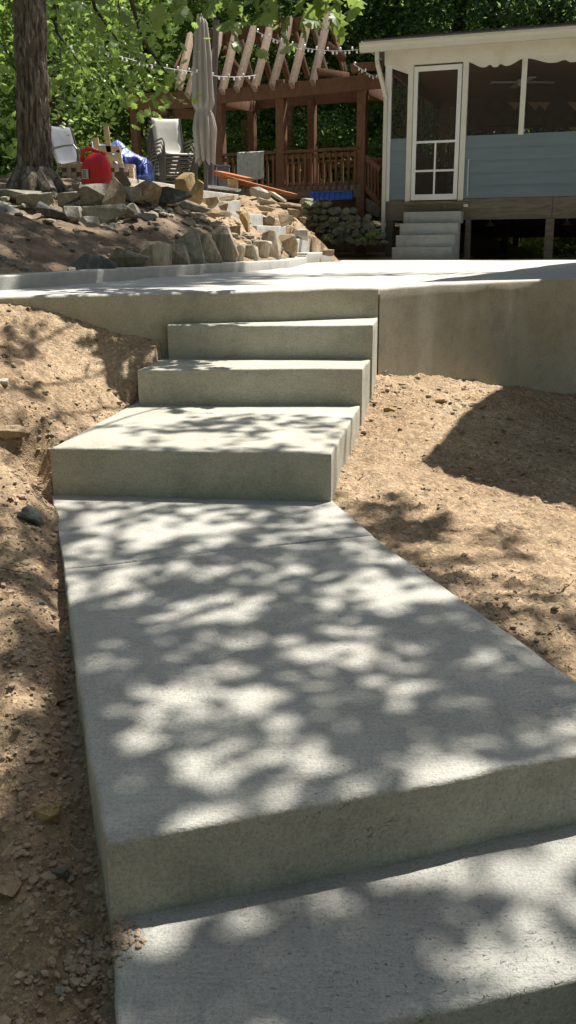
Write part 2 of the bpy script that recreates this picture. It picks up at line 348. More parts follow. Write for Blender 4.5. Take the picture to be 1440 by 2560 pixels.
# split the patio at the control joint in the wall face (pixel x 947)
JN = np.array(p2(947.5, 719, 0)); jt = np.array([.35, 1.0]); jt /= np.linalg.norm(jt); JF = JN + jt * 9.0
gap = .004
left_part = [(-2.05, 4.86)] + lip[:5][:4] + [tuple(JN + np.array([-gap, 0]))] + [tuple(JN + jt * 8.35 + np.array([-gap, 0])), p2(845, 655, 0), C[3], C[2], C[1], C[0]]
patio = empty('patio', (0, 8, 0), None, None); tag(patio, kind='structure')
po = np.array([0, 8, 0])
mt_patio = M['conc_far']
def two_mat_slab(*a, wall, **k):
    o = slab(*a, **k); o.data.materials.append(wall)
    for p in o.data.polygons:
        if abs(p.normal.z) < .35: p.material_index = 1
    return o
two_mat_slab('slab', left_part, 0, -1.3, mt_patio, patio, wall=M['conc_wall'], r=.018, jit=.006, seed=3, off=po, step=.08)
right_part = [tuple(JN + np.array([gap, .0])), lip[5], lip[6], lip[7], (3.6, 8.1), (7.5, 10.5), (7.5, 13.1), (0.9, 15.35), p2(845, 655, 0), tuple(JN + jt * 8.35 + np.array([gap, 0]))]
two_mat_slab('slab', right_part, 0, -1.4, mt_patio, patio, wall=M['conc_wall'], r=.018, jit=.006, seed=5, off=po, step=.08)

# curb along the patio's left side
def curb_strip(name, pts, wdt, z1, z0, mat, seed):
    pts = [np.array(p) for p in pts]; L = []; Rr = []
    for i, p in enumerate(pts):
        d = pts[min(i + 1, len(pts) - 1)] - pts[max(i - 1, 0)]; d /= np.linalg.norm(d); nrm = np.array([-d[1], d[0]])
        Rr.append(p); L.append(p + nrm * wdt)
    poly = [tuple(q) for q in Rr] + [tuple(q) for q in L[::-1]]
    return slab(name, poly, z1, z0, mat, None, r=.01, seed=seed, step=.12)
cu = curb_strip('curb', [(-2.35, 4.0), C[0], C[1], C[2], p2(766, 659, 0)], .16, .085, -.4, M['conc_far'], 11)
tag(cu, kind='structure')

# steps
steps = empty('concrete_steps', (-.1, 4.8, -.76), 'three wide new concrete steps climbing from the walkway to the patio wall', 'steps')
so_ = np.array([-.1, 4.8, -.76])
A_bl, A_br = p2(485, 797, ZA), p2(946, 796, ZA); A_fl, A_fr = p2(418, 813, ZA), p2(932, 812, ZA)
pA = [A_fl, (A_fr[0] + .0, A_fr[1]), (.556, 5.66), (.556, 5.78), (-.60, 5.62), (A_bl[0] - .02, A_bl[1] - .03)]
pA = [A_fl, A_fr, (.548, 5.25), (.556, 5.80), (-.56, 5.60)]
pA = [A_fl, A_fr, (.556, 5.70), (.57, 5.84), (-.57, 5.55)]
B_fl, B_fr = p2(343, 924, ZB), p2(906, 921, ZB)
pB = [B_fl, B_fr, (.488, 5.30), (.50, 5.45), (-.70, 5.40)]
C_fl, C_fr = p2(125, 1120, ZC), p2(828, 1133, ZC)
pC = [C_fl, C_fr, (.397, 4.86), (.40, 5.0), (-.80, 5.0)]
for nm, pl, zt, zb, sd in (('step', pA, ZA, -1.2, 1), ('step', pB, ZB, -1.2, 2), ('step', pC, ZC, -1.3, 4)):
    slab(nm, pl, zt, zb, M['conc_step'], steps, r=.010, seed=sd, off=so_, jit=.003, step=.018)

# walkway: two pours with a tooled joint between, then the lower step
walk = empty('walkway', (0, 2.5, ZW), None, None); tag(walk, kind='structure'); wo = np.array([0, 2.5, ZW])
WL = [p2(135, 1230, ZW), p2(160, 1421.5, ZW), p2(190, 1700, ZW), p2(265, 2105, ZW)]
WR = [p2(1440, 1885, ZW), p2(1440, 1700, ZW), p2(930, 1335.5, ZW), p2(818, 1240, ZW)]
fl, fm, fr = WL[3], p2(850, 1998, ZW), WR[0]
e_r = np.array(WR[2]) - np.array(WR[1]); e_r /= np.linalg.norm(e_r)
frx = (0.80, 1.75)
g = .0035
slab('slab', [WL[1], WL[2], fl, fm, fr, frx, WR[1], tuple(np.array(WR[2]) + [0, -g])][::1], ZW, -1.35, M['conc_walk'], walk, r=.011, seed=21, off=wo, jit=.003, step=.018)
WX = np.array(WL[0]) + (np.array(WL[0]) - np.array(WL[1])) * .25; WX[0] -= .015
slab('slab', [tuple(WX), (WL[0][0] - .012, WL[0][1]), (WL[1][0], WL[1][1] + g), tuple(np.array(WR[2]) + [0, g]), WR[3], (.18, 3.95)], ZW, -1.3, M['conc_walk'], walk, r=.006, seed=23, off=wo, jit=.0015)
LL = [p2(285, 2320, ZL), p2(290, 2600, ZL)]
low = slab('lower_step', [(-.335, 1.62), LL[0], (-.27, 1.12), p2(940, 2560, ZL), p2(1440, 2450, ZL), (.95, 1.45), (.95, 1.95), (.3, 1.75)], ZL, -1.5, M['conc_low'], None, r=.011, seed=31, jit=.003, step=.018)
tag(low, 'pitted lowest concrete step at the bottom edge, below the long walkway slab', 'step')
l2 = slab('ground_step', [(-.3, 1.4), (-.26, .2), (.9, .2), (.9, 1.6)], ZL - .17, -1.6, M['conc_low'], None, r=.016, seed=33); tag(l2, kind='structure')

# ------------------------------------------------------------------ near dirt
cp = []
def gp(px, py, z): P = onZ(px, py, z); cp.append((P[0], P[1], z))
def gy(px, py, Y): P = onY(px, py, Y); cp.append(tuple(P))
gy(0, 770, 5.0); gy(200, 800, 5.15); gy(400, 838, 5.4); gy(400, 872, 5.22); gy(340, 1002, 4.9); gy(280, 941, 4.9); gy(200, 975, 4.6); gy(200, 1069, 4.2); gp(130, 1130, -.61)
gp(105, 1200, -.73); gp(130, 1245, -.765); gp(145, 1420, -.785); gp(170, 1690, -.815); gp(205, 1950, -.87); gp(240, 2150, -.93); gp(275, 2330, -.945)
gy(0, 897, 4.5); gy(0, 1028, 4.0); gy(0, 1178, 3.5); gp(0, 1330, -.72); gy(-300, 880, 4.5); gy(-300, 1141, 3.4); gp(0, 1600, -.80); gp(0, 1900, -.87); gp(0, 2300, -1.0); gp(0, 2560, -1.04); gp(260, 2560, -1.0)
gy(200, 898, 4.9)
gp(835, 1250, -.775); gp(945, 1340, -.785); gp(1200, 1535, -.79); gp(1440, 1715, -.80)
gy(952, 950, 5.62); gy(895, 1075, 4.75); gy(860, 1180, 4.0); gy(1250, 975, 6.45); gy(1440, 990, 6.95)
gp(1065, 1155, -.78); gp(1440, 1270, -.85); gp(1440, 1500, -.83); gp(1250, 1150, -.82); gp(1250, 1350, -.80)
cp += [(-4, 4.6, -.05), (-4, 2, -.7), (-3, -1, -1.1), (4, 3, -.95), (4, 0, -1.05), (5, 7, -1.0), (1.2, .5, -1.05), (-.9, .3, -1.1), (-2.5, 4.4, -.10)]
cp = np.array(cp); gf = tps(cp[:, :2], cp[:, 2], 1e-3)
def wall_side(x, y):     # >0 behind the patio lip
    yl = np.interp(x, [-6, -2.05] + [p[0] for p in lip] + [3.6, 7.5], [3.0, 4.86] + [p[1] for p in lip] + [8.1, 10.5]); return y - yl
def ground_z(x, y, fine=True):
    z = gf(x, y)
    if fine:
        z = z + fbm(x * 2.3, y * 2.3, 3, 41) * .024 + fbm(x * 14, y * 14, 3, 51, .6) * .014 + np.abs(fbm(x * 45, y * 45, 3, 61, .7)) * .016
    if fine:
        xe = np.interp(y, [1.2, 1.4, 2.04, 2.85, 3.82], [-.31, -.33, -.52, -.736, -1.0]); dd = (xe - x)
        z = z - np.where((y > 1.25) & (y < 3.75), .045 * np.exp(-((dd - .02) / .055) ** 2), 0) + np.where((y < 3.9), .02 * np.exp(-((dd - .17) / .07) ** 2), 0)
        cl = fbm(x * 22, y * 22, 2, 81); z = z + np.maximum(0, cl - .2) * .05
    ws = wall_side(x, y); z = np.where(ws > .03, np.minimum(z, -.12), z)
    return z
def grid(name, x0, x1, y0, y1, d, zf, mat, off):
    xs = np.arange(x0, x1 + d / 2, d); ys = np.arange(y0, y1 + d / 2, d); X, Y = np.meshgrid(xs, ys); Z = zf(X, Y)
    V = np.c_[X.ravel(), Y.ravel(), Z.ravel()] - np.array(off); nx = len(xs); ny = len(ys)
    i = np.arange(nx * ny).reshape(ny, nx); F = np.stack([i[:-1, :-1], i[:-1, 1:], i[1:, 1:], i[1:, :-1]], -1).reshape(-1, 4)
    return obj(name, V, F, mat, None, True)
# clear the steps' and slabs' footprint: keep the soil just below them
foot = [(pA, ZA), (pB, ZB), (pC, ZC)]
def in_poly(x, y, poly):
    r = np.zeros(np.shape(x), bool); n = len(poly)
    for i in range(n):
        x0, y0 = poly[i][:2]; x1, y1 = poly[(i + 1) % n][:2]
        c = ((y0 > y) != (y1 > y)) & (x < (x1 - x0) * (y - y0) / (y1 - y0 + 1e-12) + x0); r ^= c
    return r
walk_all = [WL[0], WL[1], WL[2], fl, fm, fr, frx, WR[1], WR[2], WR[3], (.18, 3.95), (-1.0, 3.95)]
low_poly = [(-.335, 1.62), LL[0], (-.27, 1.12), p2(940, 2560, ZL), p2(1440, 2450, ZL), (.95, 1.45), (.95, 1.95), (.3, 1.75)]
def dirt_final(x, y):
    z = ground_z(x, y)
    for pl, zt in ((pA, ZA), (pB, ZB), (pC, ZC), (walk_all, ZW), (low_poly, ZL)):
        z = np.where(in_poly(x, y, pl), np.minimum(z, zt - .03), z)
    z = np.where((x > -.25) & (y < 1.3) & (x < .9), np.minimum(z, ZL - .2), z)
    return z
d1 = grid('dirt_ground', -2.3, 3.1, .55, 7.3, .0135, dirt_final, M['dirt'], (0, 3, -.8)); d1.location = (0, 3, -.8); tag(d1, kind='structure')
def outer(x, y):
    inside = (x > -2.25) & (x < 3.05) & (y > .6) & (y < 7.2)
    return ground_z(x, y, False) - np.where(inside, .25, .01)
d2 = grid('dirt_surround', -9, 14, -10, 9, .15, lambda x, y: np.where(wall_side(x, y) > .05, -.9, outer(np.clip(x, -4, 5), np.clip(y, -1, 7.5))), M['dirt'], (0, 0, -.8)); d2.location = (0, 0, -.8); tag(d2, kind='structure')

# scattered rock builder (vectorised)
ICO = None
def ico():
    global ICO
    if ICO is None:
        bm = bmesh.new(); bmesh.ops.create_icosphere(bm, subdivisions=1, radius=1); bm.verts.ensure_lookup_table()
        ICO = (np.array([v.co[:] for v in bm.verts]), np.array([[v.index for v in f.verts] for f in bm.faces])); bm.free()
    return ICO
def scatter(name, P, S, mat, off, flat=.6):
    bv, bf = ico(); n = len(P)
    ang = rng.uniform(0, 2 * pi, n); c, s = np.cos(ang), np.sin(ang)
    V = bv[None] * (1 + rng.uniform(-.28, .28, (n, len(bv), 1)))
    V = V * np.stack([rng.uniform(.7, 1.3, n), rng.uniform(.6, 1.1, n), rng.uniform(flat * .7, flat * 1.3, n)], -1)[:, None] * S[:, None, None]
    X = V[..., 0] * c[:, None] - V[..., 1] * s[:, None]; Y = V[..., 0] * s[:, None] + V[..., 1] * c[:, None]
    V = np.stack([X, Y, V[..., 2]], -1) + (P - np.array(off))[:, None]
    F = (bf[None] + (np.arange(n) * len(bv))[:, None, None]).reshape(-1, 3)
    o = obj(name, V.reshape(-1, 3), F, mat, None, False); o.location = off; return o
def pebbles():
    P = []; S = []
    n = 60000
    # denser close to the camera
    y = .75 + 6.3 * rng.random(n) ** 1.35; x = rng.uniform(-1, 1, n) * (0.36 * y + .35) + .05
    clump = fbm(x * 2.2, y * 2.2, 3, 77); keep = rng.random(n) < np.clip(.45 + 1.3 * clump, .08, 1)
    near_edge = (np.abs(x - np.interp(y, [1.2, 1.4, 2.0, 2.85, 3.85], [-.33, -.36, -.55, -.78, -1.05])) < .14) & (x < 0) & (y < 4.2)
    keep |= near_edge & (rng.random(n) < .8)
    x, y, near_edge = x[keep], y[keep], near_edge[keep]
    s = .0016 + .0024 * rng.random(len(x)) + .011 * rng.random(len(x)) ** 16 + near_edge * .004 * rng.random(len(x)) ** 3
    s *= np.clip(.75 + y * .16, .8, 1.7)
    bad = (wall_side(x, y) > -.01) | ((x > -.27) & (y < 1.3))
    for pl in (pA, pB, pC, walk_all, low_poly): bad |= in_poly(x, y, pl)
    x, y, s = x[~bad], y[~bad], s[~bad]
    z = ground_z(x, y) + s * .15
    return np.c_[x, y, z], s
PP, SS = pebbles()
k = rng.random(len(PP)) < .95
tag(scatter('gravel', PP[k], SS[k], M['pebble'], (0, 3, -.8)), 'small tan clods and gravel strewn over the bare soil', 'gravel', kind='stuff')
tag(scatter('pale_gravel', PP[~k], SS[~k] * .9, M['rock_grey'], (0, 3, -.8)), 'small pale grey chips scattered in the bare soil', 'gravel', kind='stuff')
# scattered dead leaves and root bits
n = 70; y = rng.uniform(1.2, 6.0, n); x = np.where(rng.random(n) < .5, -1, 1) * rng.uniform(.5, 1.6, n); kk_ = np.ones(n, bool)
for pl in (pA, pB, pC, walk_all, low_poly): kk_ &= ~in_poly(x, y, pl)
kk_ &= wall_side(x, y) < -.05; LITTER = np.c_[x, y, ground_z(x, y) + .012][kk_]
# spill of soil over the corner of the lowest step
n = 1100; a = rng.normal(0, 1, (n, 2)) * [.030, .028] + [-.335, 1.365]; s = .0014 + .0075 * rng.random(n) ** 4
z = np.where(in_poly(a[:, 0], a[:, 1], low_poly), ZL + s * .4, ground_z(a[:, 0], a[:, 1]) + s * .4)
tag(scatter('spilled_soil', np.c_[a, z], s, M['pebble'], (-.3, 1.38, ZL)), 'crumbs of soil spilled over the corner of the lowest step', 'soil', kind='stuff')

# ------------------------------------------------------------------ rocks
def rock_mesh(name, sx, sy, sz, seed, mat, npts=15, sub=2, rough=.022, sq=.55):
    r = random.Random(seed); bm = bmesh.new()
    for i in range(npts):
        v = Vector((r.gauss(0, 1), r.gauss(0, 1), r.gauss(0, 1))).normalized()
        # push towards a superellipsoid so slabs look blocky
        k = max(abs(v.x), abs(v.y), abs(v.z)); v = v.lerp(v / k, sq) * r.uniform(.85, 1.0)
        bm.verts.new((v.x, v.y, v.z))
    res = bmesh.ops.convex_hull(bm, input=list(bm.verts))
    bmesh.ops.delete(bm, geom=[g for g in res['geom_interior'] if isinstance(g, bmesh.types.BMVert)], context='VERTS')
    loose = [v for v in bm.verts if not v.link_faces]; bmesh.ops.delete(bm, geom=loose, context='VERTS')
    xs = [v.co.x for v in bm.verts]; ys = [v.co.y for v in bm.verts]; zs = [v.co.z for v in bm.verts]
    for v in bm.verts:
        v.co.x = ((v.co.x - min(xs)) / (max(xs) - min(xs)) - .5) * sx; v.co.y = ((v.co.y - min(ys)) / (max(ys) - min(ys)) - .5) * sy
        v.co.z = ((v.co.z - min(zs)) / (max(zs) - min(zs)) - .5) * sz
    mn = min(sx, sy, sz)
    bmesh.ops.bevel(bm, geom=list(bm.edges), offset=mn * .03, segments=1, affect='EDGES', clamp_overlap=True)
    bmesh.ops.triangulate(bm, faces=bm.faces)
    if sub:
        bmesh.ops.subdivide_edges(bm, edges=list(bm.edges), cuts=sub, use_grid_fill=True)
        for v in bm.verts:
            p = v.co * (2.2 / mn) * .5 + Vector((seed, seed * 2, 0)); d = mnoise.noise(p) + .5 * mnoise.noise(p * 2.7)
            v.co += v.co.normalized() * d * mn * rough * 1.6
    me = bpy.data.meshes.new(name); bm.to_mesh(me); bm.free(); me.materials.append(mat); return me
def rock_at(px0, py0, px1, py1, Y, label, mat='rock_tan', depth=None, seed=None, tilt=0, name='rock', npts=11, group=None, sq=.72):
    cx, cy = (px0 + px1) / 2, (py0 + py1) / 2
    P = onY(cx, cy, Y); sc = Y / FPX * 1.02
    kf = .92 if (Y > 11.5 and name == 'rock') else 1.1; W = (px1 - px0) * sc * kf; H = (py1 - py0) * sc * kf; t = radians(tilt)
    if tilt:   # undo the bounding growth of a tilted slab
        c, s = abs(cos(t)), abs(sin(t)); den = c * c - s * s
        if den > .3: W, H = max((W * c - H * s) / den, W * .5), max((H * c - W * s) / den, H * .3)
    D = depth if depth else max(.35 * W, min(W, H) * .9)
    seed = seed if seed is not None else int(px0 * 7 + py0 * 3)
    o = bpy.data.objects.new(name, rock_mesh(name, W * 1.06, D, H * 1.08, seed, M[mat], npts, sq=sq)); o.location = xyz(P + np.array([0, D * .25, 0]))
    o.rotation_euler = (0, t, 0); link(o); return tag(o, label, 'rock', group)

# bank terrain (left and beyond), from picture rows and distances
bp = []
def bk(px, rows):
    for py, Y in rows: bp.append(tuple(onY(px, py, Y)))
for dx in (0, -500):
    bk(dx, [(700, 5.75), (650, 6.6), (600, 7.4), (550, 8.3), (500, 9.3), (472, 10.4), (450, 14), (425, 20)])
bk(150, [(688, 6.6), (640, 7.4), (580, 8.4), (525, 9.5), (487, 10.2), (463, 11.2), (452, 12.8)])
bk(300, [(680, 7.5), (650, 8.0), (590, 8.9), (530, 9.8), (475, 10.8), (452, 12.4)])
bk(450, [(672, 8.5), (640, 8.8), (570, 9.7), (520, 10.7), (482, 13.2)])
bk(580, [(662, 9.4), (622, 9.9), (592, 10.8), (560, 12.2)])
bk(680, [(652, 10.2), (630, 10.8), (614, 11.8), (610, 12.8)])
bk(630, [(620, 10.6), (590, 12.0), (577, 13.0)])
bk(700, [(560, 14.6), (525, 15.4), (500, 17)])
bk(790, [(600, 14.2), (560, 15.2), (520, 17)])
bk(850, [(648, 13.9), (625, 14.9)])
bk(640, [(515, 15.4), (497, 17)])
bk(930, [(640, 14.5), (612, 17)])
bp += [(-12, 12, .9), (-12, 22, 1.6), (-2, 22, 1.0), (1, 24, .8), (-5, 22, 1.2), (4, 17, -.05), (4, 22, .1), (9, 22, 0), (-3, 16, 1.0), (-1.5, 17.5, 1.0), (1.2, 20, .5)]
bp = np.array(bp); bf = tps(bp[:, :2], bp[:, 2], 2e-3)
ppoly = [tuple(p) for p in patio_poly]; stair_line = None
patio_in = None
def bank_z(x, y, fine=True):
    z = bf(x, y)
    if fine: z = z + fbm(x * 1.7, y * 1.7, 3, 141) * .06 + fbm(x * 7, y * 7, 4, 151, .6) * .055
    # under the patio and just outside its curb
    xl = np.interp(y, [4.0, C[0][1], C[1][1], C[2][1], C[3][1], 13.5, 15.4], [-2.35, C[0][0], C[1][0], C[2][0], C[3][0], .75, .95])
    xl = xl - np.where(y < 13.2, .12, 0)
    under = (x > xl) & (y < 15.45 - (x - .9) * .34)
    z = np.where(under, np.minimum(z, -.06), z)
    xb = np.interp(y, [13.3, 14, 15.5, 17, 19], [.82, .80, .72, .62, .6]); lim = np.interp(y, [13.3, 15.5, 19, 25], [.0, .0, .1, .4]) + np.maximum(0, xb - x) * 1.1
    z = np.where((y > 13.3) & (x > -.4), np.minimum(z, lim), z)
    z = np.where(wall_side(x, y) < .05, -1.9, z)
    return z

# ------------------------------------------------------------------ left stair to the upper terrace
u_r = np.array([.36, .933]); n_r = np.array([.933, -.36])      # along each riser / facing direction
stair_z = [.13, .32, .50, .675, .88]
near = [p2(768, 657, 0)]
S0 = np.array([onY(768, 640, 13.05)[0], 13.05])
st = empty('garden_stair', (S0[0], S0[1], 0), 'flight of five small pale concrete steps climbing left between rocks to the upper terrace', 'steps')
soff = np.array([S0[0], S0[1], 0]); stair_pts = []
for k_ in range(5):
    a = S0 + (-n_r) * .37 * k_; stair_pts.append(a)
    b = a + u_r * 1.12; c2_ = b - n_r * 1.0; d_ = a - n_r * 1.0
    slab('step', [tuple(a), tuple(b), tuple(c2_), tuple(d_)], stair_z[k_], -.3, M['conc_far'], st, r=.01, seed=60 + k_, off=soff, step=.15)
lowcheek = MB((S0[0], S0[1], 0)); 
slab('cheek', [tuple(S0 - n_r * .02 + np.array([-.0, -.18])), tuple(S0 + np.array([.0, -.02])), tuple(S0 - n_r * .5), tuple(S0 - n_r * .62 + np.array([-.05, -.16]))], .10, -.3, M['conc_far'], st, r=.01, seed=70, off=soff, step=.15)

# upper terrace
TZ = 1.06
te = [onZ(-200, 466, TZ), onZ(140, 455, TZ), onZ(322, 445, TZ), onZ(440, 462, TZ), onZ(500, 474.5, TZ), onZ(626, 490, TZ)]
te = [tuple(p[:2]) for p in te]; te[0] = (te[1][0] - 3.2, te[1][1] + 1.5)
te_poly = te + [(te[-1][0] + .5, te[-1][1] + 1.5), (-.5, 20.5), (-6.5, 20.5), (te[0][0], 19)]
ter = slab('upper_terrace', te_poly, TZ - .05, .4, M['conc_far'], None, r=.01, seed=81, step=.3); tag(ter, kind='structure')
tc = curb_strip('terrace_curb', te, .14, TZ, .45, M['conc_far'], 83); tag(tc, kind='structure')
def bank_fin(x, y):
    z = bank_z(x, y); z = np.where(in_poly(x, y, te_poly), np.minimum(z, TZ - .12), z)
    # keep soil beneath the stair treads
    rx = x - S0[0]; ry = y - S0[1]; t = -(rx * n_r[0] + ry * n_r[1]); s_ = rx * u_r[0] + ry * u_r[1]
    kk = np.clip(np.floor(t / .37).astype(int), 0, 4); zt = np.array(stair_z)[kk]
    z = np.where((t > -.05) & (t < 2.0) & (s_ > -.06) & (s_ < 1.24), np.minimum(z, zt - .16), z)
    z = np.where((t > -.55) & (t <= -.05) & (s_ > -.1) & (s_ < 1.3), np.minimum(z, -.05), z)
    return z
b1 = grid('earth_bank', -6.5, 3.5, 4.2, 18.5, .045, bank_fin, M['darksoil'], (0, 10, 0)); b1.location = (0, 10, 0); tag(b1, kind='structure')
# soil colour: paler tan patches, mostly on the right half of the bank -> separate material slot by place
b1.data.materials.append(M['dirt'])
cen = np.zeros(len(b1.data.polygons) * 3); b1.data.polygons.foreach_get('center', cen); cen = cen.reshape(-1, 3) + [0, 10, 0]
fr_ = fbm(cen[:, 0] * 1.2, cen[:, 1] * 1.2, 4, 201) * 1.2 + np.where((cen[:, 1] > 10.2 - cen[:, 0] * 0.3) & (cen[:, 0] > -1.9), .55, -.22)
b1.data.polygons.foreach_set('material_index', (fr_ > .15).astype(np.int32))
def far_z(x, y):
    base = np.interp(y, [8, 16, 20, 50, 90], [-.5, .3, .85, 2.2, 6.5]); side = np.clip((x - 1) / 5, 0, 1) * np.interp(y, [14, 22, 45], [.9, .9, 0])
    return base - side + fbm(x * .3, y * .3, 3, 301) * .5 - .12
ff = grid('forest_ground', -60, 60, 15.5, 130, 1.0, lambda x, y: np.where((x < 3.3) & (y < 18.2), -.8, far_z(x, y)), M['forestfloor'], (0, 30, 0)); ff.location = (0, 30, 0); tag(ff, kind='structure')
fg = grid('outer_ground', -150, 150, -150, 150, 15, lambda x, y: -2.0 + 0 * x, M['forestfloor'], (0, 0, 0)); tag(fg, kind='structure')

# ------------------------------------------------------------------ rocks, one by one
CL = [np.array([-2.35, 4.0])] + [np.array(c) for c in C] + [np.array(p2(766, 659, 0))]
def curbY(px, off=.20):
    """distance at which the vertical plane just outside the curb is crossed by picture column px"""
    d = ray(px, 660); k = d[0] / d[1]; best = None
    for a, b in zip(CL[:-1], CL[1:]):
        e = b - a; e = e / np.linalg.norm(e); nrm = np.array([-e[1], e[0]]); a2 = a + nrm * off; b2 = b + nrm * off
        den = (b2[0] - a2[0]) - k * (b2[1] - a2[1])
        if abs(den) < 1e-9: continue
        t = (k * a2[1] - a2[0]) / den
        if -.02 <= t <= 1.02: best = a2[1] + t * (b2[1] - a2[1])
    return best or 9.0
up = [(190, 637, 273, 690, 'rock_dark', 'dark slate rock with a white vein at the left end of the upright row', 0),
 (277, 612, 366, 682, 'rock_up', 'broad slanting tan stone beginning the upright row along the curb', -8),
 (360, 608, 416, 680, 'rock_up', 'square topped upright stone beside the broad slanting one', 0),
 (414, 615, 471, 677, 'rock_up', 'squat grey brown upright block with streaked face', 0),
 (446, 580, 506, 672, 'rock_grey', 'greenish grey pointed slab leaning left in the upright row', -14),
 (499, 587, 548, 668, 'rock_up', 'rounded brown upright boulder right of the leaning greenish slab', 5),
 (540, 572, 586, 667, 'rock_up', 'tallest flat topped upright slab in the curbside row', 0),
 (580, 606, 606, 664, 'rock_up', 'narrow upright sliver right of the tallest slab', 8),
 (602, 614, 638, 661, 'rock_up', 'short block in the dip of the upright row', 0),
 (636, 604, 670, 660, 'rock_up', 'low tan upright stone with dark joints left of the streaked tall one', 0),
 (655, 577, 697, 656, 'rock_up', 'tall pale streaked upright slab near the right end of the row', 6),
 (688, 589, 734, 652, 'rock_tan', 'rounded sandy rock ending the upright row by the stair', 0),
 (722, 632, 740, 652, 'rock_tan', 'small rock wedged at the foot of the garden stair', 0)]
for x0, y0, x1, y1, mt, lb, tl in up:
    rock_at(x0 - 5, y0 + 5, x1 + 5, y1 + 6, curbY((x0 + x1) / 2), lb, mt, depth=.16, tilt=tl, name='upright_stone', sq=.92, npts=15)
rk = [(-30, 474, 84, 503, 9.3, 'rock_grey', 'flat pale slab at the far left of the upper rock line', 3),
 (48, 486, 128, 524, 9.1, 'rock_grey', 'flat slab lying in front of the oak trunk', -4),
 (-20, 506, 54, 554, 8.7, 'rock_dark', 'dark slab sloping down at the left edge', 14),
 (94, 508, 168, 560, 8.9, 'rock_dark', 'long dark slab tipped down to the right below the trunk', 26),
 (153, 520, 202, 557, 9.0, 'rock_grey', 'blocky grey rock left of the layered flat rock', 0),
 (148, 481, 212, 515, 9.6, 'rock_grey', 'flat rock under the right root of the oak', -5),
 (205, 462, 280, 507, 9.6, 'rock_grey', 'broad brown slab right under the red gas can', 2),
 (258, 464, 324, 522, 9.5, 'rock_tan', 'slab tipped steeply down to the right of the gas can', 38),
 (212, 512, 308, 552, 9.0, 'rock_grey', 'wide layered flat rock with mottled pale top', 2),
 (197, 542, 247, 566, 8.7, 'rock_pale', 'small pale stone on the bank below the layered rock', 4),
 (283, 428, 322, 474, 10.6, 'rock_tan', 'upright mottled stone just right of the gas can', 0),
 (286, 462, 346, 503, 10.0, 'rock_grey', 'grey wedge rock behind the steep slab', 10),
 (318, 456, 398, 508, 10.2, 'rock_tan', 'large rounded brown boulder in the upper rock line', 3),
 (392, 470, 472, 517, 10.4, 'rock_dark', 'grey boulder with white streaks in the upper rock line', 6),
 (316, 512, 348, 543, 9.5, 'rock_grey', 'small block between the boulders and the bank', 0),
 (338, 526, 380, 556, 9.3, 'rock_grey', 'slanted grey chunk half buried in the bank', 24),
 (434, 436, 492, 506, 11.3, 'ochre', 'pointed ochre rock standing in front of the chair stack', 10),
 (468, 456, 520, 514, 11.2, 'ochre', 'ochre slab leaning right against the pointed rock', 32),
 (436, 498, 520, 530, 10.9, 'rock_grey', 'low grey rock under the ochre pair', 6),
 (515, 493, 547, 521, 11.6, 'rock_tan', 'small reddish rock beside the ochre slab', 0),
 (539, 498, 575, 533, 12.0, 'rock_tan', 'brown triangular rock leaning on a stair end', 30),
 (548, 488, 586, 502, 13.8, 'rock_tan', 'thin brown rock on the terrace wall', 0),
 (500, 520, 572, 546, 11.2, 'rock_tan', 'flat ledge rock in loose soil left of the stair', 8),
 (590, 528, 634, 581, 11.7, 'ochre', 'upright ochre rock in the middle of the stair edge', 14),
 (587, 522, 628, 548, 12.3, 'rock_tan', 'grey tan rock behind the upright ochre one', 20),
 (657, 536, 690, 567, 13.9, 'rock_tan', 'wedge rock right of the fourth stair step', 18),
 (686, 529, 744, 577, 13.8, 'rock_tan', 'big pointed brown boulder right of the stair', 20),
 (622, 464, 680, 501, 16.2, 'rock_pale', 'big pale boulder below the red planks', 8),
 (668, 474, 718, 507, 16.0, 'rock_pale', 'smooth white slab leaning on the big pale boulder', 28),
 (644, 494, 696, 513, 15.7, 'rock_pale', 'low pale rock under the big pale boulder', 2),
 (690, 503, 752, 523, 15.5, 'rock_tan', 'long flat tan rock on the sunny dirt slope', 6),
 (636, 512, 688, 532, 14.6, 'rock_tan', 'flat rock half buried in sunny dirt', 8),
 (748, 496, 783, 517, 16.4, 'rock_pale', 'pale rock topping the mossy stone wall', 0),
 (752, 515, 790, 527, 16.2, 'rock_tan', 'flat stone beneath the pale rock on the mossy wall', 0),
 (731, 568, 776, 602, 13.9, 'rock_pale', 'white angular boulder by the second stair step', 14),
 (716, 520, 752, 545, 15.0, 'rock_tan', 'rounded tan rock on the dirt slope under the flat one', 10),
 (742, 538, 768, 562, 15.1, 'rock_tan', 'small leaning rock at the left foot of the mossy wall', 20),
 (806, 624, 836, 640, 13.6, 'rock_tan', 'small rock at the toe of the dirt slope', 0),
 (560, 560, 600, 585, 10.6, 'rock_tan', 'sandy clod on the sunlit slope above the uprights', 10),
 (440, 545, 484, 572, 10.0, 'rock_grey', 'half buried grey rock on the dark bank', -8),
 (372, 560, 402, 582, 9.4, 'rock_dark', 'dark lump low on the bank', 0)]
for x0, y0, x1, y1, Y, mt, lb, tl in rk: rock_at(x0, y0, x1, y1, Y, lb, mt, tilt=tl)
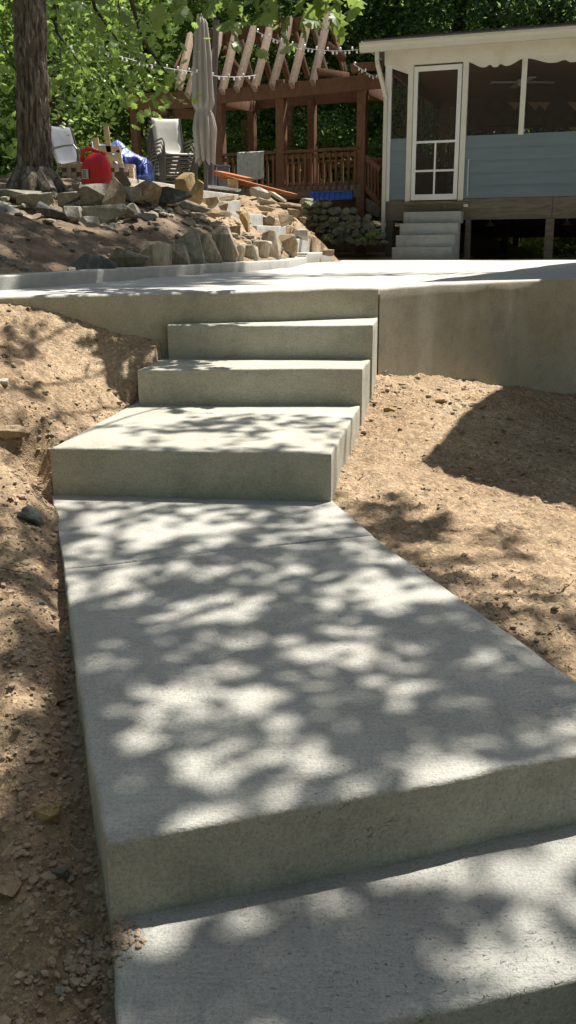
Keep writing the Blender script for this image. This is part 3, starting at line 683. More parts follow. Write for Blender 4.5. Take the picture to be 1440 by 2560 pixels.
# near stones on the soil
def near_rock(px, py, wpx, hpx, z, mt, lb, seed):
    P = onZ(px, py, z); Y = P[1]; sc = np.dot(P - CAM, Fv) / FPX
    W = wpx * sc; H = hpx * sc * .9; o = bpy.data.objects.new('stone', rock_mesh('stone', W, W * .7, H, seed, M[mt], 14, 2, .09))
    zz = float(ground_z(np.array([P[0]]), np.array([P[1]]))[0]); o.location = (P[0], P[1] + .01, zz + H * .25); link(o); tag(o, lb, 'stone')
near_rock(75, 1318, 66, 52, -.73, 'rock_dark', 'dark blocky stone beside the upper left corner of the walkway', 5)
near_rock(112, 2022, 66, 58, -.88, 'ochre', 'reddish broken clod on the soil left of the walkway', 8)
near_rock(14, 2290, 84, 66, -1.0, 'rock_tan', 'large brown clod at the left picture edge low down', 9)
near_rock(150, 2200, 46, 34, -.95, 'rock_moss', 'greenish flat stone in the shaded loose soil', 12)
near_rock(15, 1022, 90, 40, -.42, 'rock_tan', 'flat brown slab at the left edge beside the top steps', 13)
near_rock(18, 1100, 30, 20, -.6, 'rock_pale', 'little pale chip in shade at the left edge', 14)
near_rock(270, 2545, 110, 50, -1.0, 'rock_tan', 'flat clod touching the lowest step at the bottom edge', 15)
near_rock(95, 1504, 34, 22, -.78, 'rock_grey', 'small grey pebble left of the joint in the walkway', 16)
near_rock(975, 1010, 30, 20, -.6, 'ochre', 'yellowish clod at the foot of the retaining wall', 17)
near_rock(1100, 1003, 30, 18, -.65, 'ochre', 'yellow lump in the sunlit strip below the patio wall', 18)
near_rock(1195, 1018, 44, 20, -.7, 'rock_tan', 'tan clod by the shadow corner below the patio wall', 19)
near_rock(330, 1000, 34, 20, -.5, 'rock_dark', 'dark chip against the second step', 20)
near_rock(1415, 1130, 40, 22, -.84, 'rock_tan', 'clod in the shaded soil at the right edge', 21)
# loose rubble of the bank
n = 900; rx = rng.uniform(-2.6, .3, n); ry = rng.uniform(6.2, 12.5, n); s = .010 + .035 * rng.random(n) ** 4
z = bank_fin(rx, ry); ok = z > .02
tag(scatter('rubble', np.c_[rx, ry, z + s * .2][ok], s[ok], M['rock_grey'], (-1, 9, 0)), 'small broken stone and rubble littering the dug bank', 'rubble', kind='stuff')
n = 500; rx = rng.uniform(-1.5, .9, n); ry = rng.uniform(10.5, 16.5, n); s = .014 + .04 * rng.random(n) ** 4; z = bank_fin(rx, ry); ok = z > .02
tag(scatter('pale_rubble', np.c_[rx, ry, z + s * .2][ok], s[ok], M['rock_tan'], (0, 13, 0)), 'pale rubble and dirt clods on the sunlit slope by the garden stair', 'rubble', kind='stuff')

n = 150; t_ = rng.uniform(0, 1, n); rx = -3.0 + t_ * 2.7 + rng.normal(0, .1, n); ry = np.interp(t_, [0, .5, 1], [9.0, 9.7, 11.2]) + rng.normal(0, .3, n); s = .03 + .06 * rng.random(n) ** 2
tag(scatter('wedge_stones', np.c_[rx, ry, bank_fin(rx, ry) + s * .3], s, M['rock_grey'], (-1.5, 9.5, .6), .45), 'broken stones wedged between the big rocks of the upper line', 'rubble', kind='stuff')
# dry stone wall under the pergola deck: each stone a part
dw = empty('dry_stone_wall', onY(850, 606, 16.0), 'low mossy dry stacked stone wall curving below the pergola deck', 'stone wall')
do = np.array(dw.location); rr = random.Random(5)
lib = [rock_mesh('stone', 1, .8, .7, 900 + i, M['rock_moss'], 13, 1, .06) for i in range(7)]
rows = [(497, 752, 786), (512, 756, 850), (528, 756, 888), (545, 760, 905), (561, 772, 918), (577, 790, 930), (592, 806, 948), (604, 830, 950)]
for ri, (py, xa, xb) in enumerate(rows):
    x = xa
    while x < xb:
        wpx = rr.uniform(15, 31); hpx = rr.uniform(14, 20)
        topline = np.interp(x, [750, 800, 850, 880, 905, 930, 955], [500, 508, 520, 530, 548, 580, 600])
        if py > topline - 2:
            Y = 16.2 - (x - 750) * .003 + rr.uniform(-.05, .05); P = onY(x + wpx / 2, py + rr.uniform(-2, 2), Y) - do; sc = Y / FPX
            o = bpy.data.objects.new('stone', rr.choice(lib)); o.location = xyz(P); o.scale = (wpx * sc * 1.1, .3, hpx * sc * 1.45); o.rotation_euler = (rr.uniform(-.15, .15), rr.uniform(-.25, .25), rr.uniform(-.3, .3))
            link(o, dw)
        x += wpx * .96
# earth fill behind the dry wall
fillb = MB(do)
prof = [(740, 505, 608), (790, 510, 612), (850, 524, 612), (890, 545, 612), (930, 590, 612), (955, 605, 612)]
vs = []; fs = []
for x, yt, yb in prof:
    Yb = 16.42 - (x - 750) * .003
    for yy, dY in ((yb, 0), (yt + 4, 0), (yt + 2, 1.6)): vs.append(onY(x, yy, Yb) + np.array([0, dY, 0]))
for i in range(len(prof) - 1):
    for j in range(2): fs.append([i * 3 + j, (i + 1) * 3 + j, (i + 1) * 3 + j + 1, i * 3 + j + 1])
fillb.add(vs, fs); fillb.build('earth_core', M['darksoil'], dw)

# ------------------------------------------------------------------ screened porch
PA = radians(19); pu = np.array([cos(PA), -sin(PA), 0]); pn = np.array([-sin(PA), -cos(PA), 0])       # along the front, towards the viewer
PO = onY(1163, 300, 16.0); PO[2] = 0
def UZ(px, py, d=0.0):
    P = onP(px, py, PO + pn * d, pn); return float(np.dot(P - PO, pu)), float(P[2])
porch = empty('screened_porch', PO, 'blue and cream screened porch on posts with a white screen door and gutter', 'porch', rz=-PA)
def pb(name, x0, x1, z0, z1, d0, d1, mat, parent=porch, bevel=0):      # d = distance in front of the wall face
    m_ = MB(); m_.box(x0, x1, -d1, -d0, z0, z1); return m_.build(name, mat, parent, bevel=bevel)
uL, _ = UZ(963, 300); uLs, _ = UZ(978, 300); uR = 5.2
_, zSidTop = UZ(1300, 334); _, zSidBot = UZ(1300, 493); _, zBeamB = UZ(1300, 547.5)
u1, _ = UZ(1018, 340); u2, _ = UZ(1031, 340); u3, _ = UZ(1152, 330); u4, _ = UZ(1165.5, 330)
um1, _ = UZ(1301.5, 240); um2, _ = UZ(1314.5, 240); _, zHead = UZ(1240, 146); _, zEave = UZ(1165, 103)
_, zDT = UZ(1090, 165); _, zDB = UZ(1088, 500)
FT = zHead
# siding courses
def siding(x0, x1):
    nC = 5; h = (zSidTop - zSidBot) / nC
    for k_ in range(nC):
        z0 = zSidBot + k_ * h; m_ = MB()
        m_.add([(x0, -.028, z0), (x1, -.028, z0), (x1, -.012, z0 + h), (x0, -.012, z0 + h), (x0, .02, z0), (x1, .02, z0), (x1, .02, z0 + h), (x0, .02, z0 + h)],
               [[0, 1, 2, 3], [4, 7, 6, 5], [0, 4, 5, 1], [3, 2, 6, 7], [0, 3, 7, 4], [1, 5, 6, 2]])
        m_.build('siding_board', M['siding'], porch)
siding(uLs, u1); siding(u4, uR)
pb('corner_board', uL + .02, uLs, zSidBot - .02, FT + .02, -.03, .035, M['white'])
pb('corner_board_side', uL - .005, uL + .02, zSidBot - .02, FT + .02, -.09, .033, M['paint'])
pb('door_casing', u1, u2, zDB - .02, FT - .0, -.03, .04, M['paint']); pb('door_casing', u3, u4, zDB - .02, FT, -.03, .04, M['paint'])
pb('head_casing', u2, u3, zDT + .03, FT, -.03, .03, M['paint'])
pb('mullion', um1, um2, zSidTop - .02, FT, -.03, .04, M['paint'])
pb('mullion', um1 + 1.45, um2 + 1.45, zSidTop - .02, FT, -.03, .04, M['paint'])
fa = pb('fascia_board', uL - .02, uR, FT, zEave + .1, -.05, .046, M['paint'], bevel=.003)
# scalloped valances between the posts (cut from 2 cm board)
def valance(x0, x1, centre=True):
    n_ = 24; top = FT; pts = []
    for i in range(n_ + 1):
        t = i / n_
        if centre:
            q = abs(t - .5) * 2      # 0 centre, 1 ends
            z = .035 + .10 * (1 - q) ** 1.0 * .6 + .055 * sin(pi * min(1, max(0, (1 - q)) * 1.0)) ** 2 * (1 if q > .25 else .5) + (.035 if q < .12 else 0)
            z += .05 * max(0, (q - .86) / .14) * 0
        else: z = .05 + .10 * t
        pts.append((x0 + (x1 - x0) * t, top - z))
    m_ = MB(); vs = []; 
    for x, z in pts:
        vs += [(x, -.038, z), (x, -.038, top + .002), (x, -.014, z), (x, -.014, top + .002)]
    fs = []
    for i in range(n_):
        a = i * 4; b = a + 4; fs += [[a, b, b + 1, a + 1], [a + 2, a + 3, b + 3, b + 2], [a, a + 2, b + 2, b]]
    m_.add(vs, fs); m_.build('scalloped_valance', M['paint'], porch)
valance(u4, um1); valance(um2, um1 + 1.45); valance(uLs, u1, False)
# screens
def scr(x0, x1, z0, z1, d=.0, parent=porch, name='insect_screen'):
    m_ = MB(); m_.add([(x0, -d, z0), (x1, -d, z0), (x1, -d, z1), (x0, -d, z1)], [[0, 1, 2, 3]]); return m_.build(name, M['screen'], parent)
scr(uLs, u1, zSidTop, FT); scr(u4, um1, zSidTop, FT); scr(um2, um1 + 1.45, zSidTop, FT); scr(um2 + 1.45, uR, zSidTop, FT)
# screen door
dr = MB(); a0, a1 = u2 + .012, u3 - .012; sw = .066; 
_, zMid = UZ(1090, 355); _, zM2 = UZ(1090, 427)
dr.box(a0, a0 + sw, -.06, -.025, zDB, zDT); dr.box(a1 - sw, a1, -.06, -.025, zDB, zDT); dr.box(a0 + sw, a1 - sw, -.06, -.025, zDT - .075, zDT)
dr.box(a0 + sw, a1 - sw, -.06, -.025, zDB, zDB + .09)
door = dr.build('screen_door', M['white'], porch, bevel=.003); door['label'] = 'white screen door with four small lower panes'
mm = MB(); mm.box(a0 + sw, a1 - sw, -.056, -.029, zMid - .018, zMid + .018); mm.build('rail', M['white'], door)
mm = MB(); mm.box(a0 + sw, a1 - sw, -.056, -.029, zM2 - .016, zM2 + .016); mm.build('rail', M['white'], door)
ac = (a0 + a1) / 2; mm = MB(); mm.box(ac - .014, ac + .014, -.0575, -.0275, zDB + .09, zMid - .018); mm.build('muntin', M['white'], door)
scr(a0 + sw, a1 - sw, zDB + .09, zDT - .075, .042, door, 'door_screen')
pb('door_sill', u1 - .0, u4 + .09, zDB - .075, zDB - .02, -.02, .10, M['greywood'], bevel=.004)
pb('trim_block', u4 + .02, u4 + .09, zDB - .12, zDB - .01, .03, .06, M['paint'])
# conduit drip stain beside the door
tb = MB(); tb.tube([(u4 + .07, -.045, zDB + .05), (u4 + .065, -.045, zDB + .62)], .012, 6); tb.build('thin_pipe', M['tin'], porch)
# rim beams, posts
_, _z = 0, 0; ujoint, _ = UZ(1381, 520)
pb('rim_beam', uL + .04, u1 + .62, zBeamB, zSidBot - .004, -.03, .018, M['greywood'], bevel=.005)
pb('rim_beam', u1 + .626, ujoint - .002, zBeamB, zSidBot - .004, -.03, .020, M['greywood'], bevel=.005)
pb('rim_beam', ujoint + .003, uR, zBeamB, zSidBot - .004, -.03, .022, M['greywood'], bevel=.005)
for pa, pbx in ((964, 982), (1162, 1174), (1362, 1382.5)):
    a_, _ = UZ(pa, 590); b_, _ = UZ(pbx, 590); pb('support_post', a_, b_, -.25, zBeamB - .003, -.16, .015, M['greywood'], bevel=.006)
pb('support_post', 3.5, 3.64, -.25, zBeamB - .003, -.16, .015, M['greywood'], bevel=.006)
for dd in (2.4, 4.6):
    for xx in (uL + .1, .4, 2.1, 3.8): pb('support_post', xx, xx + .13, -.25, zBeamB - .003, -dd - .13, -dd, M['black'])  # inner posts coloured near-black to stand for crawl space shade
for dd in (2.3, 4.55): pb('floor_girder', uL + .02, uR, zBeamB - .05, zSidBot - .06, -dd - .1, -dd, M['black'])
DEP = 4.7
pb('crawl_shade_board', uL + .02, uR, .34, zSidBot - .06, -4.5, -4.46, M['black'])  # added black board that keeps the crawl space dark against the green behind
for px in (1282, 1332, 1356, 1432):
    uu, zz = UZ(px, 266, -2.4)  # pale triangles made up for bright shapes behind the screen
    uu += 0; m_ = MB(); m_.add([(uu - .1, 2.4, zz + .08), (uu + .13, 2.4, zz + .06), (uu + .05, 2.4, zz - .07), (uu - .1, 2.46, zz + .08), (uu + .13, 2.46, zz + .06), (uu + .05, 2.46, zz - .07)], [[0, 2, 1], [3, 4, 5], [0, 1, 4, 3], [1, 2, 5, 4], [2, 0, 3, 5]]); m_.build('pale_triangle', M['pine'], porch)
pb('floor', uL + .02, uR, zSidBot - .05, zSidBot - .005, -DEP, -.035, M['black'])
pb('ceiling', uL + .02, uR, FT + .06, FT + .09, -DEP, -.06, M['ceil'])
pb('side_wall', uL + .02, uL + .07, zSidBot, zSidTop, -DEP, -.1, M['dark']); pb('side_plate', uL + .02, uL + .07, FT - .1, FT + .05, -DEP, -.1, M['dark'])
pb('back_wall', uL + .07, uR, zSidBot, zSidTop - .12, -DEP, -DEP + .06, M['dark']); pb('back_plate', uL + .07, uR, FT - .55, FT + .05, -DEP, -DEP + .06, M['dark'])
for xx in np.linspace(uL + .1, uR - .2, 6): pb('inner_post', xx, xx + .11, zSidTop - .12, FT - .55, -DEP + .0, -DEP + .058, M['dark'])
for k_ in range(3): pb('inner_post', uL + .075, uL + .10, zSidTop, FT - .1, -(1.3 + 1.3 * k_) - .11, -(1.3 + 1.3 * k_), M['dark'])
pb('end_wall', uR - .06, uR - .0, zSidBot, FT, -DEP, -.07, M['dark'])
# vertical framing lumber seen through the door, and a little shelf
for xx, zz, ww in ((u2 + .18, FT - .35, .09), (u2 + .34, FT - .28, .05), (u2 + .46, FT - .42, .07)):
    pb('stud', xx, xx + ww, zSidBot, zz, -2.6, -2.5, M['greywood'])
pb('cross_beam', u4 - .1, um1 + .1, FT - .62, FT - .5, -3.4, -3.3, M['dark']); pb('cross_beam', u4 + 1.0, u4 + 1.12, zSidTop - .3, FT - .5, -3.4, -3.3, M['dark'])
# gutter, drip edge, shingled roof
GF = .34
def UZg(px, py): return UZ(px, py, GF)
ug, zg1 = UZg(898, 110); _, zg0 = UZg(898, 131); _, zgr = UZg(1440, 62); _, zgb = UZg(1440, 78)
zgt = (zg1 + zgr) / 2; gh = .135
gm = MB(); prof = [(-GF, zgt - .02), (-GF, zgt), (-GF - .0, zgt), (-GF + .012, zgt - gh * .5), (-GF + .03, zgt - gh), (-GF + .12, zgt - gh), (-GF + .12, zgt - .01)]
prof = [(-GF, zgt), (-GF, zgt - .03), (-GF + .02, zgt - .07), (-GF + .035, zgt - gh), (-GF + .12, zgt - gh), (-GF + .12, zgt)]
vs = [(x, y, z) for x in (ug, uR + .4) for y, z in prof]; k6 = len(prof)
gm.add(vs, [[i, (i + 1) % k6, k6 + (i + 1) % k6, k6 + i] for i in range(k6)] + [list(range(k6))[::-1], list(range(k6, 2 * k6))])
gm.build('gutter', M['gutter'], porch)
gm = MB(); gm.box(ug - .02, uR + .4, -GF + .125, -.05, zgt - .03, zgt - .012); gm.build('soffit', M['gutter'], porch)
gm = MB(); gm.box(ug - .0, uR + .4, -GF + .122, -GF + .145, zgt - .012, zgt + .045); gm.build('drip_edge', M['white'], porch)
RS = tan(radians(11.6)); rm = MB(); crs = 12; L_ = 4.2
for c_ in range(crs):      # overlapping shingle courses
    y0 = -GF + .09 + c_ * L_ / crs; y1 = y0 + L_ / crs + .03; z0 = zgt + .048 + (y0 + GF - .09) * RS; z1 = zgt + .036 + (y1 + GF - .09) * RS
    rm.add([(ug + .03, y0, z0), (uR + .4, y0, z0), (uR + .4, y1, z1), (ug + .03, y1, z1), (ug + .03, y0, z0 - .02), (uR + .4, y0, z0 - .02), (uR + .4, y1, z1 - .03), (ug + .03, y1, z1 - .03)],
           [[0, 1, 2, 3], [4, 7, 6, 5], [0, 4, 5, 1], [0, 3, 7, 4], [1, 5, 6, 2], [2, 6, 7, 3]])
rm.build('roof', M['shingle'], porch)
gm = MB(); gm.add([(ug + .02, -GF + .1, zgt - .03), (ug + .02, L_ - GF, zgt - .03), (ug + .02, L_ - GF, zgt + L_ * RS), (ug + .02, -GF + .1, zgt + .03), (ug + .05, -GF + .1, zgt - .03), (ug + .05, L_ - GF, zgt - .03), (ug + .05, L_ - GF, zgt + L_ * RS), (ug + .05, -GF + .1, zgt + .03)],
       [[0, 1, 2, 3], [4, 7, 6, 5], [0, 4, 5, 1], [1, 5, 6, 2], [2, 6, 7, 3], [3, 7, 4, 0]]); gm.build('rake_board', M['paint'], porch)
# downspout
ud, zd0 = UZ(958, 585, .06); ut, _ = UZg(940, 135)
dn = MB(); pts = [(ut, -GF + .08, zgt - gh + .01), (ut, -GF + .08, zgt - gh - .12), (ut + .015, -GF + .07, zgt - gh - .19), (ud - .02, -.12, zgt - gh - .55), (ud, -.07, zgt - gh - .66), (ud, -.07, zd0)]
for a, b in zip(pts[:-1], pts[1:]): dn.bar(a, b, .075, .06, up=(1, 0, 0), ext=.008)
dn.build('downspout', M['gutter'], porch, bevel=.006)
# ceiling fan seen dimly through the screen
fu, _ = UZ(1285, 180)
fan = MB(); fan.tube([(fu, 1.4, FT + .06), (fu, 1.4, FT - .12)], .02, 8); fan.tube([(fu, 1.4, FT - .12), (fu, 1.4, FT - .22)], [.09, .07], 12)
fo = fan.build('ceiling_fan', M['tin'], porch, smooth=True)
for k_ in range(4):
    a = k_ * pi / 2 + .4; bl = MB(); bl.bar((fu + .1 * cos(a), 1.4 + .1 * sin(a), FT - .16), (fu + .55 * cos(a), 1.4 + .55 * sin(a), FT - .165), .12, .012); bl.build('blade', M['tin'], fo)
# two work lamps hanging in the crawl space
for px, py, lb in ((1218, 556, 'small dim lamp hanging in the open crawl space near the concrete porch steps'), (1415, 552, 'small dim lamp hanging in the crawl space at the right picture edge')):
    uu, _ = UZ(px, py); L0 = PO + pu * uu - pn * .35; P = np.array([L0[0], L0[1], zBeamB])
    lm = MB(P); lm.tube([P + [0, 0, .1], P - [0, 0, .04]], .012, 6); lm.tube([P - [0, 0, .04], P - [0, 0, .07], P - [0, 0, .10]], [.03, .06, .085], 12)
    o = lm.build('hanging_lamp', M['bronze'], None, smooth=True); o.location = xyz(P); tag(o, lb, 'lamp')
# rafter tails of the neighbouring roof seen through the screens
# porch steps
ps = empty('porch_steps', PO + pu * (u2 + .3), 'four narrow grey concrete steps leading up to the screen door', 'steps', rz=-PA)
pso = u2 + .3
tr = .28; sA, _ = UZ(1009, 531, .3); sB, _ = UZ(1153, 528, .3)
zt4 = UZ(1080, 529, .3)[1]; rise = (zt4 - 0.0) / 4
for k_ in range(4):
    d0 = .3 + .27 * (3 - k_); m_ = MB((pso, 0, 0)); m_.box(sA + .0, sB, -d0, (-.02 if k_ == 3 else -(d0 - .27)) , -.02 if k_ == 0 else rise * k_ - .0, rise * (k_ + 1))
    if k_ < 3: m_ = MB((pso, 0, 0)); m_.box(sA, sB, -d0, -(d0 - .268), -.2, rise * (k_ + 1))
    m_.build('step', M['conc_far'], ps, bevel=.007)

# ------------------------------------------------------------------ pergola, deck and railing
GA = radians(24); ge = np.array([cos(GA), -sin(GA), 0]); gn = np.array([sin(GA), cos(GA), 0])
G0 = onY(703, 300, 18.4); WID = 1.9
def gF(px, py, d=0.0): return onP(px, py, G0 + gn * d, gn)
pg = empty('pergola', (G0[0], G0[1], 1.0), 'stained timber pergola with an open gable of weathered crossing rafters', 'pergola'); go = np.array([G0[0], G0[1], 1.0])
DZ = float(gF(800, 500)[2])       # deck level
def post(px, ptop, d, w=.155, bot=None, mat='stain'):
    a = gF(px, ptop, d); b = a.copy(); b[2] = DZ - 1.1 if bot is None else bot
    m_ = MB(go); m_.bar(a, b, w, w, up=gn); return m_.build('post', M[mat], pg, bevel=.006)
for px, pt in ((548, 222), (702.5, 200), (908, 185)): post(px, pt, .04, .165)
for px, pt in ((629, 262), (780, 250)): post(px, pt, WID, .15)
post(335, 250, .6, .15); post(433, 290, 1.3, .13); post(612, 300, WID + 1.4, .15); post(724, 262, WID + 1.6, .11)
def beam(a, b, w, h, name='beam', mat='stain', ext=0):
    m_ = MB(go); m_.bar(a, b, w, h, ext=ext); return m_.build(name, M[mat], pg, bevel=.005)
beam(gF(440, 252, -.06), gF(930, 205, -.06), .05, .24, ext=.0)         # front beam, two boards
beam(gF(930, 205, -.06), gF(985, 200, -.06), .05, .24)
beam(gF(540, 236, .14), gF(960, 203, .14), .05, .22)
beam(gF(540, 264, WID), gF(960, 233, WID), .07, .24)                   # back beam
beam(gF(553, 250, .2), gF(640, 268, WID), .06, .22)                    # left side
beam(gF(905, 214, .2), gF(960, 240, WID), .06, .22)
beam(gF(476, 100, WID / 2), gF(832, 48, WID / 2), .05, .24, 'ridge_board', ext=.1)
beam(gF(318, 256, .6), gF(545, 246, .0), .06, .30); beam(gF(345, 276, .6), gF(425, 293, 1.4), .06, .2, mat='stain')
beam(gF(434, 285, 1.35), gF(545, 288, .2), .05, .18, mat='stain'); beam(gF(300, 240, .6), gF(345, 236, .6), .05, .14)
tops = [(478, 92), (515, 86), (553, 80), (592, 76), (637, 68), (679, 60), (727, 52), (774, 45), (821, 40)]
feet = [(447, 218), (470, 240), (511, 236), (555, 230), (592, 225), (636, 222), (680, 218), (729, 214), (782, 208)]
for (tx, ty), (fx, fy) in zip(tops, feet):
    a = gF(tx, ty - 4, WID / 2 - .03); f_ = gF(fx, fy, -.15)
    m_ = MB(go); dd = (a - f_) / np.linalg.norm(a - f_); m_.bar(f_, a, .085, .145, up=gn)
    o = m_.build('rafter', M['stain_lt'], pg, bevel=.005); o['label'] = 'weathered front rafter'
for (tx, ty) in tops:
    a = gF(tx + 2, ty, WID / 2 + .03); b = gF(tx + 42, ty + 140, WID + .12)
    m_ = MB(go); m_.bar(a, b, .06, .13, up=gn); m_.build('rafter', M['stain'] if tx % 2 else M['stain_lt'], pg, bevel=.004)
for a, b in (((552, 250), (545, 130)),):
    pass
beam(gF(560, 120, WID / 2), gF(640, 240, WID), .05, .12, 'brace'); beam(gF(440, 175, .3), gF(478, 100, WID / 2), .05, .14, 'brace')
beam(gF(818, 112, .5), gF(862, 148, .9), .05, .13, 'brace'); beam(gF(790, 178, 0), gF(870, 190, 1.0), .06, .12, 'tie_beam')
beam(gF(828, 60, WID / 2), gF(858, 176, WID), .05, .12, 'brace'); beam(gF(884, 158, -.1), gF(888, 182, -.1), .07, .12, 'rafter_tail', 'stain'); beam(gF(888, 168, -.1), gF(960, 165, -.1), .05, .13, 'beam')
# deck and front railing
dk = empty('deck', (G0[0], G0[1], 1.0), 'low stained timber deck with baluster railing under the pergola', 'deck')
rim = MB(go); rim.bar(gF(552, 488, -.02), gF(902, 512, -.02) * [1, 1, 0] + [0, 0, gF(552, 488, -.02)[2]], .05, .22); rim.build('rim_board', M['greywood'], dk, bevel=.005)
zdk = float(gF(552, 488)[2]) + .11
sL = np.dot(gF(552, 400) - G0, ge); sR = np.dot(gF(901, 400) - G0, ge)
nb_ = 14
for k_ in range(nb_):       # deck boards run along the front
    d0 = .02 + k_ * (WID + .6) / nb_; a = G0 + ge * (sL - .8) + gn * (d0 + .07); b = G0 + ge * (sR + .1) + gn * (d0 + .07); a[2] = b[2] = zdk + .02
    m_ = MB(go); m_.bar(a, b, .128, .03); m_.build('deck_board', M['stain'], dk)
zr = float(gF(890, 372)[2]); zr2 = float(gF(712, 380)[2]); zr = (zr + zr2) / 2
def rail_seg(s0, s1, d, zb, zt_, step=.118, par=dk, name='baluster'):
    for zz, hh in ((zt_, .045), (zt_ - .09, .07), (zb + .05, .07)):
        a = G0 + ge * s0 + gn * d; b = G0 + ge * s1 + gn * d; a[2] = b[2] = zz; m_ = MB(go); m_.bar(a, b, .11 if zz == zt_ else .04, hh); m_.build('rail', M['stain'], par, bevel=.004)
    n_ = int((s1 - s0) / step)
    for k_ in range(n_):
        a = G0 + ge * (s0 + (k_ + .5) * (s1 - s0) / n_) + gn * (d - .035); m_ = MB(go)
        m_.bar([a[0], a[1], zb - .06], [a[0], a[1], zt_ - .05], .038, .038, up=gn); m_.build(name, M['stain'], par)
s702 = np.dot(gF(702.5, 400) - G0, ge)
rail_seg(sL, s702 - .08, -.01, zdk - .02, zr); rail_seg(s702 + .08, sR - .02, -.01, zdk - .02, zr)
rail_seg(sL, sR + .5, WID + .5, zdk, zr, .125)
# joists/skirt shadow side below the deck
sk_ = MB(go); a = G0 + ge * (s702 - .2) + gn * .35; b = G0 + ge * (sR + .6) + gn * .35; a[2] = b[2] = zdk - .3; sk_.bar(a, b, .04, .38); sk_.build('skirt_board', M['greywood'], dk)
# stair rail going down on the right of the deck
sx = sR + .09
for k_ in range(4):
    a = G0 + ge * (sx + .1) + gn * (.1 + .0) ; 
sr0 = gF(908, 388, .05); sr1 = gF(952, 424, -.25)
m_ = MB(go); m_.bar(sr0, sr1, .05, .09); m_.build('stair_rail', M['stain'], dk, bevel=.004)
sb0 = gF(908, 462, .05); sb1 = gF(952, 512, -.25); m_ = MB(go); m_.bar(sb0, sb1, .05, .09); m_.build('stair_rail', M['stain'], dk, bevel=.004)
for t in (.15, .32, .5, .68, .86):
    m_ = MB(go); m_.bar(sb0 + (sb1 - sb0) * t - [0, 0, .04], sr0 + (sr1 - sr0) * t, .038, .038, up=gn); m_.build('baluster', M['stain'], dk)
m_ = MB(go); m_.bar(gF(906, 505, .1), gF(952, 530, -.2), .05, .2); m_.build('stair_stringer', M['greywood'], dk, bevel=.004)
m_ = MB(go); m_.bar(gF(906, 502, .5), gF(960, 500, .5), .05, .14); m_.build('stair_tread', M['greywood'], dk)
# lattice-side post base
# blue plastic tray behind the railing foot
q0 = G0 + ge * np.dot(gF(785, 480, .12) - G0, ge); q1s = np.dot(gF(891, 478, .12) - G0, ge); q0s = np.dot(gF(786, 480, .12) - G0, ge)
bt = empty('blue_tray', G0 + ge * q0s + gn * .05 + [0, 0, zdk + .035 - G0[2]], 'bright blue plastic tray at the foot of the deck railing', 'tray')
bto = np.array(bt.location); zb0 = float(gF(840, 500, -.045)[2]); zb1 = float(gF(840, 480, -.045)[2])
m_ = MB(bto); a = G0 + ge * q0s + gn * -.075; b = G0 + ge * q1s + gn * -.075; a[2] = b[2] = (zb0 + zb1) / 2; m_.bar(a, b, .03, zb1 - zb0); m_.build('front', M['blue'], bt, bevel=.006)
m_ = MB(bto); a = G0 + ge * q0s + gn * -.10; b = G0 + ge * q1s + gn * -.10; a[2] = b[2] = zb1; m_.bar(a, b, .05, .018); m_.build('rim', M['blue'], bt, bevel=.004)
for k_ in range(8):
    s_ = q0s + (k_ + .6) * (q1s - q0s) / 8.2; a = G0 + ge * s_ + gn * -.098; m_ = MB(bto); m_.bar([a[0], a[1], zb0 + .01], [a[0], a[1], zb1], .035, .02, up=gn); m_.build('rib', M['blue'], bt)

# cloth over the railing
tw0, tw1 = np.dot(gF(598, 400) - G0, ge), np.dot(gF(664, 400) - G0, ge); zt0 = zr + .03; zt1 = float(gF(630, 452)[2])
nx, nz = 26, 22; vs = []
for j in range(nz):
    for i in range(nx):
        t = i / (nx - 1); q = j / (nz - 1); s_ = tw0 + (tw1 - tw0) * t; zz = zt0 - (zt0 - zt1) * q * (1 + .05 * sin(t * 5))
        dd_ = -.075 - .018 * sin(t * 19 + q * 2) * (.3 + q) - .012 * sin(t * 43)
        if j == 0: dd_ = .0
        if j == 1: zz = zt0 - .01
        P = G0 + ge * s_ + gn * dd_; vs.append([P[0], P[1], zz])
vs = np.array(vs); fs = [[j * nx + i, j * nx + i + 1, (j + 1) * nx + i + 1, (j + 1) * nx + i] for j in range(nz - 1) for i in range(nx - 1)]
cen_ = vs.mean(0); o = obj('cloth', vs - cen_, fs, M['towel'], None, True); o.location = xyz(cen_); md = o.modifiers.new('thick', 'SOLIDIFY'); md.thickness = .008
tag(o, 'pale patterned cloth hung over the pergola deck railing', 'cloth')

